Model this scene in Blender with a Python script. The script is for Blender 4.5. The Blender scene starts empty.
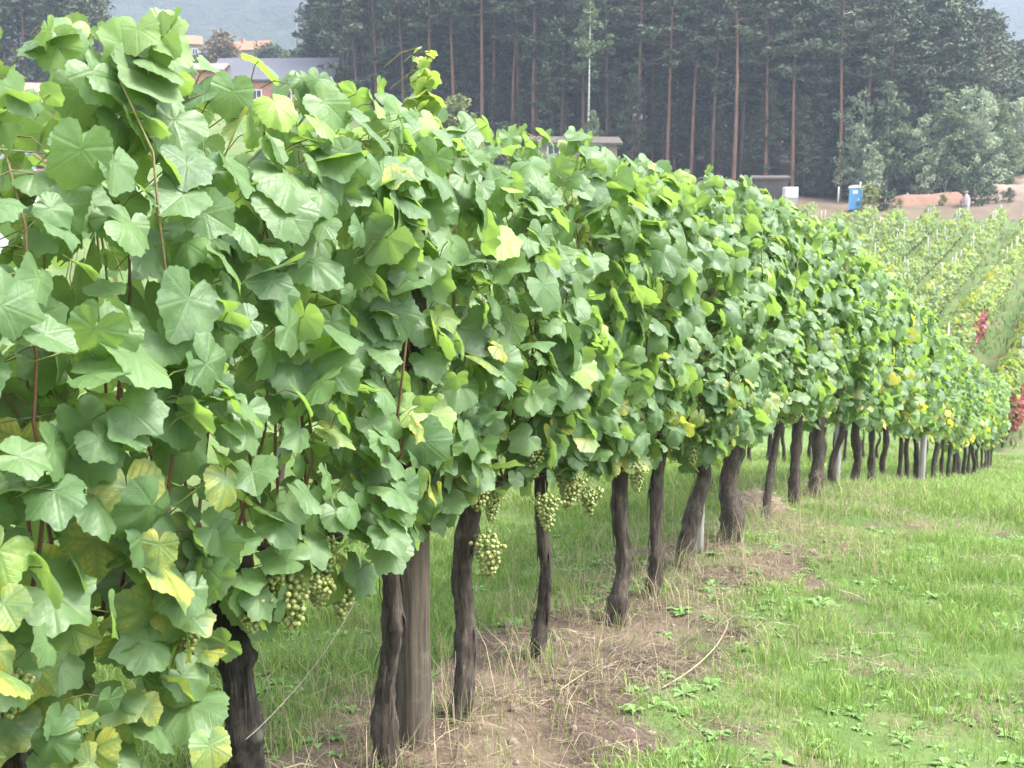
import bpy, math, random
import numpy as np
random.seed(7)
RNG = np.random.default_rng(7)
scene = bpy.context.scene
COL = scene.collection

# ------------------------------------------------------------------ camera, sky, sun, exposure
F = 1100.0                                    # focal length in pixels of a 1024 px wide frame
PITCH = math.atan(154 / F)
CAM_Z = 1.62
cam = bpy.data.cameras.new("camera"); cam.sensor_width = 36; cam.lens = 36 * F / 1024
cam.clip_start = 0.05; cam.clip_end = 4000
cam.dof.use_dof = True; cam.dof.focus_distance = 3.2; cam.dof.aperture_fstop = 11
cam_o = bpy.data.objects.new("camera", cam); COL.objects.link(cam_o)
cam_o.location = (0, 0, CAM_Z); cam_o.rotation_euler = (math.pi / 2 - PITCH, 0, 0)
scene.camera = cam_o

SUN_EL, SUN_AZ = math.radians(58), math.radians(98)     # azimuth from +Y (view direction) towards +X
world = bpy.data.worlds.new("World"); scene.world = world; world.use_nodes = True
wn, wl = world.node_tree.nodes, world.node_tree.links
bg = wn["Background"]
sky = wn.new("ShaderNodeTexSky"); sky.sky_type = 'NISHITA'; sky.sun_disc = False
sky.sun_elevation = SUN_EL; sky.sun_rotation = SUN_AZ
sky.dust_density = 4.0; sky.air_density = 1.2; sky.ozone_density = 1.0
hs = wn.new("ShaderNodeHueSaturation"); hs.inputs["Saturation"].default_value = 0.28
wl.new(sky.outputs[0], hs.inputs["Color"]); wl.new(hs.outputs[0], bg.inputs["Color"])
bg.inputs["Strength"].default_value = 0.15
sun = bpy.data.lights.new("sun", 'SUN'); sun.energy = 1.5; sun.angle = math.radians(22); sun.color = (1.0, 0.96, 0.88)
sun_o = bpy.data.objects.new("sun", sun); COL.objects.link(sun_o)
sun_o.rotation_euler = (math.pi / 2 - SUN_EL, 0, math.pi - SUN_AZ)
sun_o.location = (0, 0, 60)
scene.view_settings.view_transform = 'Standard'; scene.view_settings.look = 'None'
scene.view_settings.gamma = 1; scene.view_settings.use_curve_mapping = False
scene.view_settings.exposure = 2.9
scene.cycles.use_denoising = True
scene.cycles.max_bounces = 7; scene.cycles.diffuse_bounces = 4; scene.cycles.glossy_bounces = 2
scene.cycles.transmission_bounces = 5; scene.cycles.transparent_max_bounces = 4; scene.cycles.volume_bounces = 0
scene.cycles.caustics_reflective = False; scene.cycles.caustics_refractive = False

# ------------------------------------------------------------------ helpers
UX, UY = 0.46829, 0.88357                     # direction of the vine rows on the ground
ROW_N = -2.05 * UY                            # the near row, metres across the aisle from the camera
CP, SP = math.cos(PITCH), math.sin(PITCH)


def ray(px, py):
    u, v = (px - 512) / F, (384 - py) / F
    k = CP + v * SP
    return u / k, (-SP + v * CP) / k          # X per Y, Z per Y


def at(px, py, Y):
    a, b = ray(px, py)
    return np.array([a * Y, Y, CAM_Z + b * Y])


def rowpt(px, py):                            # the point of the near row's upright plane seen at a pixel: (s, z)
    a, b = ray(px, py)
    Y = -2.05 / (a - 0.53)
    return a * Y * UX + Y * UY, CAM_Z + b * Y


def proj(P):
    P = np.asarray(P, float).reshape(-1, 3)
    x, y, z = P[:, 0], P[:, 1], P[:, 2] - CAM_Z
    d = y * CP - z * SP
    return 512 + F * x / d, 384 - F * (y * SP + z * CP) / d, d


def sn_xy(s, n):
    return s * UX + n * UY, s * UY - n * UX


def xy_sn(x, y):
    return x * UX + y * UY, x * UY - y * UX


_HS = np.array([-400, -30, -3, 2, 3, 4.4, 6, 7.1, 8.3, 9.6, 11.5, 13.4, 15.5, 18, 21.2, 24.6, 29, 34, 41, 55, 75, 90, 104, 112, 122, 140, 200, 500, 1500])
_HZ = np.array([3, 1.2, .05, 0, -.03, -.14, -.21, -.29, -.41, -.61, -.98, -1.37, -1.8, -2.24, -2.84, -3.4, -4.05, -4.2, -3.6, -2.5, -.3, 1.6, 3.2, 4.2, 4.8, 6.5, 12, 26, 60])


def terrain(s, n):
    s = np.asarray(s, float); n = np.asarray(n, float)
    z = np.interp(s, _HS, _HZ)
    w = np.clip(np.abs(s) / 20, 0.25, 3)
    for k in (-1, 1):
        z = z + np.interp(s + k * w, _HS, _HZ)
    z = z / 3
    t = np.clip((-n - 25) / 3, -30, 200)
    fade = 1 / (1 + np.exp(-(s - 55) / 12))
    up = 0.225 * 3 * np.where(t > 25, t, np.log1p(np.exp(np.minimum(t, 25))))
    up = np.where(up > 14, 14 + .12 * (up - 14), up)
    return z + up * fade


def ground_z(x, y):
    s, n = xy_sn(x, y)
    return float(terrain(s, n))


def hash2(i, j, seed):
    h = (i.astype(np.int64) * 374761393 + j.astype(np.int64) * 668265263 + seed * 974711) & 0x7fffffff
    h = ((h ^ (h >> 13)) * 1274126177) & 0x7fffffff
    h = h ^ (h >> 16)
    return (h & 0xffff) / 65535.0


def vnoise(x, y, seed=0):
    x = np.asarray(x, float); y = np.asarray(y, float)
    i, j = np.floor(x), np.floor(y); fx, fy = x - i, y - j
    fx = fx * fx * (3 - 2 * fx); fy = fy * fy * (3 - 2 * fy)
    a, b = hash2(i, j, seed), hash2(i + 1, j, seed)
    c, d = hash2(i, j + 1, seed), hash2(i + 1, j + 1, seed)
    return (a * (1 - fx) + b * fx) * (1 - fy) + (c * (1 - fx) + d * fx) * fy


def fbm(x, y, seed=0, octaves=4):
    t, a, s = 0, 0.5, 0
    for k in range(octaves):
        t = t + a * vnoise(x * 2 ** k, y * 2 ** k, seed + 17 * k); s += a; a *= 0.5
    return t / s


def norm(v):
    return v / np.maximum(np.linalg.norm(v, axis=-1, keepdims=True), 1e-9)


class MB:
    """collects vertices, faces, one colour and one coordinate per vertex, one material per face"""
    def __init__(self):
        self.v, self.f, self.c, self.l, self.n = [], [], [], [], 0

    def add(self, V, faces, col=None, lc=None, mat=0):
        V = np.asarray(V, float)
        self.v.append(V)
        for Fa in faces:
            Fa = np.asarray(Fa, np.int64)
            if len(Fa): self.f.append((Fa + self.n, mat))
        n = len(V)
        c = np.zeros((n, 4)); c[:, 3] = 1
        if col is not None: c[:, :3] = col
        self.c.append(c)
        q = np.zeros((n, 3))
        if lc is not None: q[:] = lc
        self.l.append(q)
        self.n += n

    def mesh(self, name, mats, smooth=True):
        me = bpy.data.meshes.new(name)
        V = np.concatenate(self.v).astype(np.float32)
        me.vertices.add(len(V)); me.vertices.foreach_set("co", V.ravel())
        loops = np.concatenate([f.ravel() for f, m in self.f]).astype(np.int32)
        tot = np.concatenate([np.full(len(f), f.shape[1]) for f, m in self.f]).astype(np.int32)
        mi = np.concatenate([np.full(len(f), m) for f, m in self.f]).astype(np.int32)
        st = np.concatenate([[0], np.cumsum(tot)[:-1]]).astype(np.int32)
        me.loops.add(len(loops)); me.loops.foreach_set("vertex_index", loops)
        me.polygons.add(len(tot)); me.polygons.foreach_set("loop_start", st); me.polygons.foreach_set("loop_total", tot)
        me.polygons.foreach_set("material_index", mi)
        me.polygons.foreach_set("use_smooth", np.full(len(tot), smooth))
        a = me.attributes.new("col", 'FLOAT_COLOR', 'POINT'); a.data.foreach_set("color", np.concatenate(self.c).astype(np.float32).ravel())
        b = me.attributes.new("lc", 'FLOAT_VECTOR', 'POINT'); b.data.foreach_set("vector", np.concatenate(self.l).astype(np.float32).ravel())
        for m in (mats if isinstance(mats, (list, tuple)) else [mats]): me.materials.append(m)
        me.update(); me.validate()
        return me

    def build(self, name, mats, parent=None, smooth=True):
        return link(name, self.mesh(name, mats, smooth), parent)


def link(name, me, parent=None, loc=None):
    o = bpy.data.objects.new(name, me); COL.objects.link(o)
    if parent is not None: o.parent = parent
    if loc is not None: o.location = loc
    return o


def tag(o, label=None, cat=None, group=None, kind=None):
    if label: o["label"] = label
    if cat: o["category"] = cat
    if group: o["group"] = group
    if kind: o["kind"] = kind
    return o


def thing(name, label, cat, loc, rz=0.0, group=None):
    o = bpy.data.objects.new(name, None); COL.objects.link(o)
    o.empty_display_size = 0.1
    o.location = tuple(float(q) for q in loc); o.rotation_euler = (0, 0, rz)
    return tag(o, label, cat, group)


def copy_thing(root, loc, rz=0.0, scale=1.0, label=None, group=None, tilt=(0, 0)):
    r = root.copy(); COL.objects.link(r)
    r.location = tuple(float(q) for q in loc); r.rotation_euler = (tilt[0], tilt[1], rz)
    r.scale = (scale,) * 3 if np.isscalar(scale) else scale
    if label: r["label"] = label
    if group: r["group"] = group
    for ch in list(root.children):
        c = ch.copy(); COL.objects.link(c); c.parent = r
        for g in list(ch.children):
            d = g.copy(); COL.objects.link(d); d.parent = c
    return r


def frames(P):
    P = np.asarray(P, float)
    T = norm(np.gradient(P, axis=0))
    ref = np.array([0.31, 0.95, 0.05]) if abs(T[:, 2]).mean() > 0.6 else np.array([0.0, 0.0, 1.0])
    A = norm(np.cross(T, ref)); B = np.cross(T, A)
    return A, B


def tube(P, R, sides=8, cap=True, rough=None):
    P = np.asarray(P, float); n = len(P)
    R = np.broadcast_to(np.asarray(R, float), (n,))
    A, B = frames(P)
    th = np.linspace(0, 2 * np.pi, sides, endpoint=False)
    rr = R[:, None] * (rough if rough is not None else np.ones((n, sides)))
    V = P[:, None] + A[:, None] * (np.cos(th)[None, :, None] * rr[..., None]) + B[:, None] * (np.sin(th)[None, :, None] * rr[..., None])
    V = V.reshape(-1, 3)
    i = np.arange(n - 1)[:, None] * sides; k = np.arange(sides)[None]; k2 = (k + 1) % sides
    Q = np.stack([i + k, i + k2, i + sides + k2, i + sides + k], -1).reshape(-1, 4)
    faces = [Q]
    if cap:
        V = np.concatenate([V, P[:1], P[-1:]])
        kk = np.arange(sides)
        faces.append(np.stack([np.full(sides, n * sides), (kk + 1) % sides, kk], -1))
        b = (n - 1) * sides
        faces.append(np.stack([np.full(sides, n * sides + 1), b + kk, b + (kk + 1) % sides], -1))
    return V, faces


def spline(pts, n):
    pts = np.asarray(pts, float)
    t = np.linspace(0, len(pts) - 1, n)
    out = np.zeros((n, pts.shape[1]))
    for k in range(n):
        i = min(int(t[k]), len(pts) - 2); f = t[k] - i
        p0, p1, p2, p3 = pts[max(i - 1, 0)], pts[i], pts[i + 1], pts[min(i + 2, len(pts) - 1)]
        out[k] = 0.5 * (2 * p1 + (p2 - p0) * f + (2 * p0 - 5 * p1 + 4 * p2 - p3) * f * f + (3 * p1 - p0 - 3 * p2 + p3) * f ** 3)
    return out


def box(x0, x1, y0, y1, z0, z1):
    V = np.array([[x, y, z] for z in (z0, z1) for y in (y0, y1) for x in (x0, x1)], float)
    Fq = np.array([[0, 2, 3, 1], [4, 5, 7, 6], [0, 1, 5, 4], [2, 6, 7, 3], [0, 4, 6, 2], [1, 3, 7, 5]])
    return V, [Fq]


def bevel(o, w=0.02, seg=2):
    m = o.modifiers.new("bevel", 'BEVEL'); m.width = w; m.segments = seg; m.limit_method = 'ANGLE'
    return o


# ------------------------------------------------------------------ materials
def new_mat(name):
    m = bpy.data.materials.new(name); m.use_nodes = True
    nt = m.node_tree
    return m, nt, nt.nodes, nt.links, nt.nodes["Principled BSDF"]


def mix_rgb(nt, fac, a, b, blend='MIX'):
    x = nt.nodes.new("ShaderNodeMix"); x.data_type = 'RGBA'; x.blend_type = blend
    for val, key in ((fac, 0), (a, 6), (b, 7)):
        if hasattr(val, "is_output") or isinstance(val, bpy.types.NodeSocket): nt.links.new(val, x.inputs[key])
        else: x.inputs[key].default_value = val if key == 0 else (tuple(val) + (1,))[:4]
    return x.outputs[2]


def mth(nt, op, a, b=0.0, clamp=False):
    x = nt.nodes.new("ShaderNodeMath"); x.operation = op; x.use_clamp = clamp
    for k, val in enumerate((a, b)):
        if isinstance(val, bpy.types.NodeSocket): nt.links.new(val, x.inputs[k])
        else: x.inputs[k].default_value = val
    return x.outputs[0]


def maprange(nt, val, a, b, c=0.0, d=1.0):
    x = nt.nodes.new("ShaderNodeMapRange"); nt.links.new(val, x.inputs[0])
    for k, q in zip((1, 2, 3, 4), (a, b, c, d)): x.inputs[k].default_value = q
    return x.outputs[0]


def attr(nt, name):
    a = nt.nodes.new("ShaderNodeAttribute"); a.attribute_name = name
    return a


def noise_tex(nt, scale, detail=4, rough=0.6, coord='Object', stretch=None):
    tc = nt.nodes.new("ShaderNodeTexCoord"); t = nt.nodes.new("ShaderNodeTexNoise")
    src = tc.outputs[coord]
    if stretch:
        mp = nt.nodes.new("ShaderNodeMapping"); mp.inputs["Scale"].default_value = stretch
        nt.links.new(src, mp.inputs[0]); src = mp.outputs[0]
    nt.links.new(src, t.inputs["Vector"])
    t.inputs["Scale"].default_value = scale; t.inputs["Detail"].default_value = detail; t.inputs["Roughness"].default_value = rough
    return t


def bump(nt, bsdf, h, strength=0.4, dist=0.01):
    b = nt.nodes.new("ShaderNodeBump"); b.inputs["Strength"].default_value = strength; b.inputs["Distance"].default_value = dist
    nt.links.new(h, b.inputs["Height"]); nt.links.new(b.outputs[0], bsdf.inputs["Normal"])


def simple(name, c1, c2=None, scale=6, rough=0.7, bmp=0.0, dist=0.01, stretch=None, metal=0.0, rnd=0.0):
    m, nt, N, L, p = new_mat(name)
    p.inputs["Roughness"].default_value = rough; p.inputs["Metallic"].default_value = metal
    t = noise_tex(nt, scale, stretch=stretch)
    fac = maprange(nt, t.outputs["Fac"], 0.32, 0.68)
    c = mix_rgb(nt, fac, c1, c2 or tuple(q * 0.75 for q in c1))
    L.new(c, p.inputs["Base Color"])
    if bmp: bump(nt, p, t.outputs["Fac"], bmp, dist)
    return m


def leaf_material(name, detail=True, dark=(.068, .130, .058), mid=(.128, .208, .080), yellow=(.52, .47, .07), trans=(.29, .46, .08), red=None, tfac=0.42):
    m, nt, N, L, p = new_mat(name)
    sep = N.new("ShaderNodeSeparateColor"); L.new(attr(nt, "col").outputs["Color"], sep.inputs[0])
    r, g, b = sep.outputs[0], sep.outputs[1], sep.outputs[2]        # shade of green, yellowing, youth
    c = mix_rgb(nt, r, dark, mid)
    c = mix_rgb(nt, b, c, (.30, .43, .07))
    tcol = mix_rgb(nt, r, tuple(q * .8 for q in trans), trans)
    ycov = g
    if detail:
        sx = N.new("ShaderNodeSeparateXYZ"); L.new(attr(nt, "lc").outputs["Vector"], sx.inputs[0])
        x, y = sx.outputs[0], sx.outputs[1]
        dist = None
        for ang in (0, 48, -48, 103, -103):
            ca, sa = math.cos(math.radians(ang)), math.sin(math.radians(ang))
            along = mth(nt, 'ADD', mth(nt, 'MULTIPLY', x, sa), mth(nt, 'MULTIPLY', y, ca))
            across = mth(nt, 'ABSOLUTE', mth(nt, 'SUBTRACT', mth(nt, 'MULTIPLY', x, ca), mth(nt, 'MULTIPLY', y, sa)))
            side = mth(nt, 'ADD', across, mth(nt, 'MULTIPLY', mth(nt, 'LESS_THAN', along, 0.0), 2.0))
            # side veins branch off at an angle
            sec = mth(nt, 'ABSOLUTE', mth(nt, 'SINE', mth(nt, 'MULTIPLY', mth(nt, 'SUBTRACT', along, mth(nt, 'MULTIPLY', across, 0.75)), 17.0)))
            sec = mth(nt, 'ADD', mth(nt, 'MULTIPLY', sec, 0.17), mth(nt, 'MULTIPLY', mth(nt, 'MAXIMUM', side, 0.0), 0.12))
            sec = mth(nt, 'ADD', sec, mth(nt, 'MULTIPLY', mth(nt, 'GREATER_THAN', side, 0.40), 2.0))
            dd = mth(nt, 'MINIMUM', side, sec)
            dist = dd if dist is None else mth(nt, 'MINIMUM', dist, dd)
        vein = maprange(nt, dist, 0.004, 0.035, 1.0, 0.0)
        c = mix_rgb(nt, mth(nt, 'MULTIPLY', vein, 0.22), c, (.20, .30, .11))
        away = maprange(nt, dist, -0.02, 0.15)
        nz = noise_tex(nt, 55, 3); nzb = noise_tex(nt, 16, 3)
        ycov = mth(nt, 'MULTIPLY', mth(nt, 'MULTIPLY', g, away), maprange(nt, nzb.outputs['Fac'], .38, .58), True)
        c = mix_rgb(nt, mth(nt, 'MULTIPLY', maprange(nt, nz.outputs["Fac"], .4, .7), .3), c, tuple(q * .7 for q in dark))
        sp = noise_tex(nt, 130, 2); blot = noise_tex(nt, 21, 4, .7)
        c = mix_rgb(nt, maprange(nt, blot.outputs["Fac"], .45, .75, 0, .45), c, tuple(q * 1.5 for q in mid))
        c = mix_rgb(nt, maprange(nt, sp.outputs["Fac"], .68, .74, 0, .55), c, (.13, .085, .035))
        hgt = mth(nt, 'ADD', maprange(nt, dist, 0.0, 0.07), mth(nt, 'MULTIPLY', nz.outputs["Fac"], 0.5))
        pk = noise_tex(nt, 38, 2); bump(nt, p, mth(nt, 'ADD', hgt, mth(nt, 'MULTIPLY', pk.outputs['Fac'], 2.2)), 0.26, 0.005)
    c = mix_rgb(nt, ycov, c, yellow)
    tcol = mix_rgb(nt, ycov, tcol, (.62, .55, .06))
    if red is not None:
        c = mix_rgb(nt, mth(nt, 'GREATER_THAN', r, 0.38), c, red); tcol = mix_rgb(nt, mth(nt, 'GREATER_THAN', r, 0.45), tcol, tuple(q * 1.6 for q in red))
    geo = N.new("ShaderNodeNewGeometry")
    c2 = mix_rgb(nt, mth(nt, 'MULTIPLY', geo.outputs["Backfacing"], 0.45), c, (.22, .29, .15))
    L.new(c2, p.inputs["Base Color"])
    L.new(maprange(nt, geo.outputs["Backfacing"], 0, 1, 0.45, 0.75), p.inputs["Roughness"])
    p.inputs["Specular IOR Level"].default_value = 0.45
    tr = N.new("ShaderNodeBsdfTranslucent"); L.new(tcol, tr.inputs["Color"])
    mx = N.new("ShaderNodeMixShader"); mx.inputs[0].default_value = tfac
    L.new(p.outputs[0], mx.inputs[1]); L.new(tr.outputs[0], mx.inputs[2])
    L.new(mx.outputs[0], N["Material Output"].inputs["Surface"])
    return m


def bark_material(name, c1, c2, zs=1.0, scale=60, strength=0.8, dist=0.006):
    m, nt, N, L, p = new_mat(name)
    t = noise_tex(nt, scale, 6, 0.7, stretch=(1, 1, 0.14 * zs))
    t2 = noise_tex(nt, scale * .25, 3)
    c = mix_rgb(nt, maprange(nt, t.outputs["Fac"], .35, .68), c1, c2)
    c = mix_rgb(nt, maprange(nt, t2.outputs["Fac"], .55, .75, 0, .5), c, (.13, .14, .095))
    L.new(c, p.inputs["Base Color"]); p.inputs["Roughness"].default_value = 0.9; p.inputs["Specular IOR Level"].default_value = 0.2
    bump(nt, p, t.outputs["Fac"], strength, dist)
    return m


def far_leaf(name, c1, c2, tr=0.0, rough=0.8):
    m, nt, N, L, p = new_mat(name)
    a = attr(nt, "col"); sep = N.new("ShaderNodeSeparateColor"); L.new(a.outputs["Color"], sep.inputs[0])
    oi = N.new("ShaderNodeObjectInfo")
    f = mth(nt, 'ADD', mth(nt, 'MULTIPLY', sep.outputs[0], .7), mth(nt, 'MULTIPLY', oi.outputs["Random"], .3))
    c = mix_rgb(nt, f, c1, c2)
    L.new(c, p.inputs["Base Color"]); p.inputs["Roughness"].default_value = rough; p.inputs["Specular IOR Level"].default_value = 0.3
    if tr:
        t = N.new("ShaderNodeBsdfTranslucent"); L.new(c, t.inputs["Color"])
        mx = N.new("ShaderNodeMixShader"); mx.inputs[0].default_value = tr
        L.new(p.outputs[0], mx.inputs[1]); L.new(t.outputs[0], mx.inputs[2]); L.new(mx.outputs[0], N["Material Output"].inputs["Surface"])
    return m


M = {}
M['leaf'] = leaf_material("vine_leaf", True)
M['leaf_far'] = leaf_material("vine_leaf_distant", False)
M['leaf_red'] = leaf_material("vine_leaf_red", False, red=(.20, .048, .05), dark=(.10, .16, .05), mid=(.2, .22, .06))
M['leaf_hill'] = leaf_material("vine_leaf_hillside", False, dark=(.10, .16, .075), mid=(.19, .255, .10), trans=(.34, .45, .09))
M['bark'] = bark_material("vine_bark", (.022, .018, .015), (.09, .072, .058))
M['bark_black'] = bark_material("old_black_vine_bark", (.010, .009, .008), (.045, .038, .033))
M['post'] = bark_material("weathered_wood", (.042, .034, .026), (.12, .098, .075), zs=.3, scale=70, strength=.5, dist=.003)
M['stake'] = simple("grey_stake_wood", (.32, .31, .28), (.2, .19, .17), 30, .9, stretch=(1, 1, .1))
M['pale_post'] = simple("pale_stake", (.34, .33, .31), (.26, .25, .23), 3, .8)


def shoot_mat():
    m, nt, N, L, p = new_mat("vine_shoot")
    sep = N.new("ShaderNodeSeparateColor"); L.new(attr(nt, "col").outputs["Color"], sep.inputs[0])
    c = mix_rgb(nt, sep.outputs[0], (.13, .055, .038), (.22, .27, .07))
    t = noise_tex(nt, 120, 3)
    c = mix_rgb(nt, maprange(nt, t.outputs["Fac"], .4, .6, 0, .5), c, (.10, .055, .03))
    L.new(c, p.inputs["Base Color"]); p.inputs["Roughness"].default_value = .55
    return m


def grape_mat():
    m, nt, N, L, p = new_mat("green_grape_skin")
    sep = N.new("ShaderNodeSeparateColor"); L.new(attr(nt, "col").outputs["Color"], sep.inputs[0])
    c = mix_rgb(nt, sep.outputs[0], (.15, .215, .055), (.27, .275, .085))
    t = noise_tex(nt, 90, 3)
    c = mix_rgb(nt, maprange(nt, t.outputs["Fac"], .5, .75, 0, .45), c, (.32, .34, .22))
    L.new(c, p.inputs["Base Color"]); p.inputs["Roughness"].default_value = .42
    p.inputs["Subsurface Weight"].default_value = 0.4; p.inputs["Subsurface Radius"].default_value = (.012, .012, .004)
    p.inputs["Subsurface Scale"].default_value = .5
    return m


def grass_mat():
    m, nt, N, L, p = new_mat("grass_blade")
    a = attr(nt, "col")
    L.new(a.outputs["Color"], p.inputs["Base Color"]); p.inputs["Roughness"].default_value = .55; p.inputs["Specular IOR Level"].default_value = .3
    t = N.new("ShaderNodeBsdfTranslucent"); L.new(a.outputs["Color"], t.inputs["Color"])
    mx = N.new("ShaderNodeMixShader"); mx.inputs[0].default_value = .35
    L.new(p.outputs[0], mx.inputs[1]); L.new(t.outputs[0], mx.inputs[2]); L.new(mx.outputs[0], N["Material Output"].inputs["Surface"])
    return m


def ground_mat():
    m, nt, N, L, p = new_mat("soil_and_turf")
    sep = N.new("ShaderNodeSeparateColor"); L.new(attr(nt, "col").outputs["Color"], sep.inputs[0])
    grassy, dry, red = sep.outputs[0], sep.outputs[1], sep.outputs[2]  # last channel: shade painted on the wood's floor
    t1 = noise_tex(nt, 9, 8, .7); t2 = noise_tex(nt, 60, 5, .7); t3 = noise_tex(nt, .35, 4)
    soil = mix_rgb(nt, maprange(nt, t1.outputs["Fac"], .35, .65), (.040, .029, .024), (.110, .080, .064))
    soil = mix_rgb(nt, maprange(nt, t2.outputs["Fac"], .52, .72, 0, .6), soil, (.20, .155, .115))
    green = mix_rgb(nt, maprange(nt, t1.outputs["Fac"], .3, .7), (.045, .082, .022), (.085, .135, .038))
    green = mix_rgb(nt, maprange(nt, t3.outputs["Fac"], .4, .65, 0, .6), green, (.12, .17, .06))
    straw = mix_rgb(nt, t2.outputs["Fac"], (.11, .085, .06), (.22, .175, .115))
    edge = mth(nt, 'ADD', grassy, maprange(nt, t2.outputs["Fac"], .3, .7, -.25, .25), True)
    c = mix_rgb(nt, maprange(nt, edge, .35, .65), soil, green)
    c = mix_rgb(nt, dry, c, straw)
    c = mix_rgb(nt, red, c, (.045, .038, .030))  # darkens the ground under the pines, shade put into the colour
    L.new(c, p.inputs["Base Color"]); p.inputs["Roughness"].default_value = .95; p.inputs["Specular IOR Level"].default_value = .1
    bump(nt, p, mth(nt, 'ADD', t1.outputs["Fac"], mth(nt, 'MULTIPLY', t2.outputs["Fac"], .4)), .7, .03)
    return m


M['shoot'] = shoot_mat(); M['grape'] = grape_mat(); M['grass'] = grass_mat(); M['ground'] = ground_mat()
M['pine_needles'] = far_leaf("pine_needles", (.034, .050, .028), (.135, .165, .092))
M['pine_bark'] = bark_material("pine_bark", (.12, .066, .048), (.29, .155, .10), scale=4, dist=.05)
M['pine_bark_grey'] = bark_material("grey_brown_pine_bark", (.075, .052, .045), (.19, .12, .095), scale=4, dist=.05)  # darker grey-brown bark of some pines
M['birch_leaf'] = far_leaf("birch_leaves", (.075, .115, .06), (.19, .24, .115), .25)
M['willow_leaf'] = far_leaf("grey_green_leaves", (.20, .26, .165), (.42, .49, .31), .3)
M['yellow_leaf'] = far_leaf("yellow_green_leaves", (.13, .16, .045), (.27, .29, .09), .2)
M['dark_leaf'] = far_leaf("dark_bush_leaves", (.03, .055, .028), (.075, .105, .05), .1)
M['brown_leaf'] = far_leaf("brownish_leaves", (.10, .075, .05), (.19, .15, .09), .1)
M['birch_bark'] = simple("birch_bark", (.55, .54, .50), (.22, .21, .2), 3, .8, stretch=(1, 1, 3))
M['wood_bark'] = simple("grey_brown_bark", (.13, .11, .09), (.075, .06, .05), 4, .9)

# ------------------------------------------------------------------ ground
def cover(s, n):
    """how grassy, how dry, how red the ground is"""
    x, y = sn_xy(s, n)
    strip = np.exp(-((n - (ROW_N + .14)) / 0.55) ** 4) * np.clip(.86 - (s - 3.9) / 5.0, .14, .86)
    nz = fbm(x * 2.1 + 5, y * 2.1, 3)
    nz2 = fbm(x * 3.5 + 9, y * 3.5, 5)
    g = 1 - strip * 1.1 + (nz - .5) * .9 + (nz2 - .5) * .7
    far2 = np.exp(-((np.mod(n - ROW_N + 1.15, 2.3) - 1.15) / .45) ** 4) * ((n < ROW_N - 1) | (s > 30))
    g = g - far2 * .15 - .08 * (s > 30)
    g = np.where((s > 96) & (n > -48), .25 + (nz - .5), g)
    bare = np.clip((fbm(x * 2.6 + 31, y * 2.6 + 7, 11) - .575) * 6, 0, 1) * (s < 30) * (n > ROW_N + .6)
    g = g - bare * .5
    d = np.clip((fbm(x * 2.2 + 70, y * 2.2, 21) - .52) * 5, 0, 1) * np.clip(1.25 - g, 0, 1)
    d = np.where((s > 96) & (n > -48), np.clip(d * .5 + .22, 0, .5), d)
    px = 512 + F * x / np.maximum(y, 1)
    wood = np.clip((y - np.interp(px, [330, 480, 650, 830, 1000], [126, 122, 115, 111, 112])) / 3, 0, 1) * (y < 215) * (px > 300) * (px < 1060)  # mask of the painted dark floor inside the wood
    return np.clip(g, 0, 1), np.clip(d, 0, .5), wood


def ground_height(s, n):
    x, y = sn_xy(s, n)
    z = terrain(s, n)
    near = np.clip(1 - (s - 6) / 14, 0, 1) * (s > -4) * (np.abs(n) < 9)
    strip = np.exp(-((n - ROW_N - .1) / 0.6) ** 4)
    return z + near * ((fbm(x * 2.2, y * 2.2, 41) - .5) * .07 + strip * (fbm(x * 11, y * 11, 43) - .5) * .05 + strip * .03)


def axis(parts):
    return np.unique(np.concatenate([np.arange(a, b, st) for a, b, st in parts]).round(4))


S_AX = axis([(-300, -30, 15), (-30, 0, 1), (0, 9, .06), (9, 20, .16), (20, 45, .6), (45, 140, 1.5), (140, 420, 12), (420, 1400, 60)])
N_AX = axis([(-900, -260, 50), (-260, -60, 5), (-60, -8, 1.5), (-8, -5, .3), (-5, 2.4, .055), (2.4, 6, .3), (6, 60, 2), (60, 500, 30)])
SS, NN = np.meshgrid(S_AX, N_AX, indexing='ij')
gx, gy = sn_xy(SS.ravel(), NN.ravel())
gz = ground_height(SS.ravel(), NN.ravel())
ni, nj = len(S_AX), len(N_AX)
I = (np.arange(ni - 1)[:, None] * nj + np.arange(nj - 1)[None]).ravel()
mb = MB()
cg, cd, c_shade = cover(SS.ravel(), NN.ravel())
mb.add(np.stack([gx, gy, gz], -1), [np.stack([I, I + nj, I + nj + 1, I + 1], -1)[:, ::-1]], np.stack([cg, cd, c_shade], -1))
tag(mb.build('ground', M['ground']), kind='structure')

# forested hills behind the village and beyond the wood
def hill_mat():
    m, nt, N, L, p = new_mat("distant_forest")
    t = noise_tex(nt, .11, 6, .7); t2 = noise_tex(nt, .012, 3)
    c = mix_rgb(nt, maprange(nt, t.outputs["Fac"], .35, .65), (.010, .018, .016), (.042, .056, .042))
    c = mix_rgb(nt, maprange(nt, t2.outputs["Fac"], .45, .6, 0, .5), c, (.035, .05, .032))
    L.new(c, p.inputs["Base Color"]); p.inputs["Roughness"].default_value = 1
    bump(nt, p, t.outputs["Fac"], 1.0, 6)
    return m


M['hill'] = hill_mat()


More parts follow.
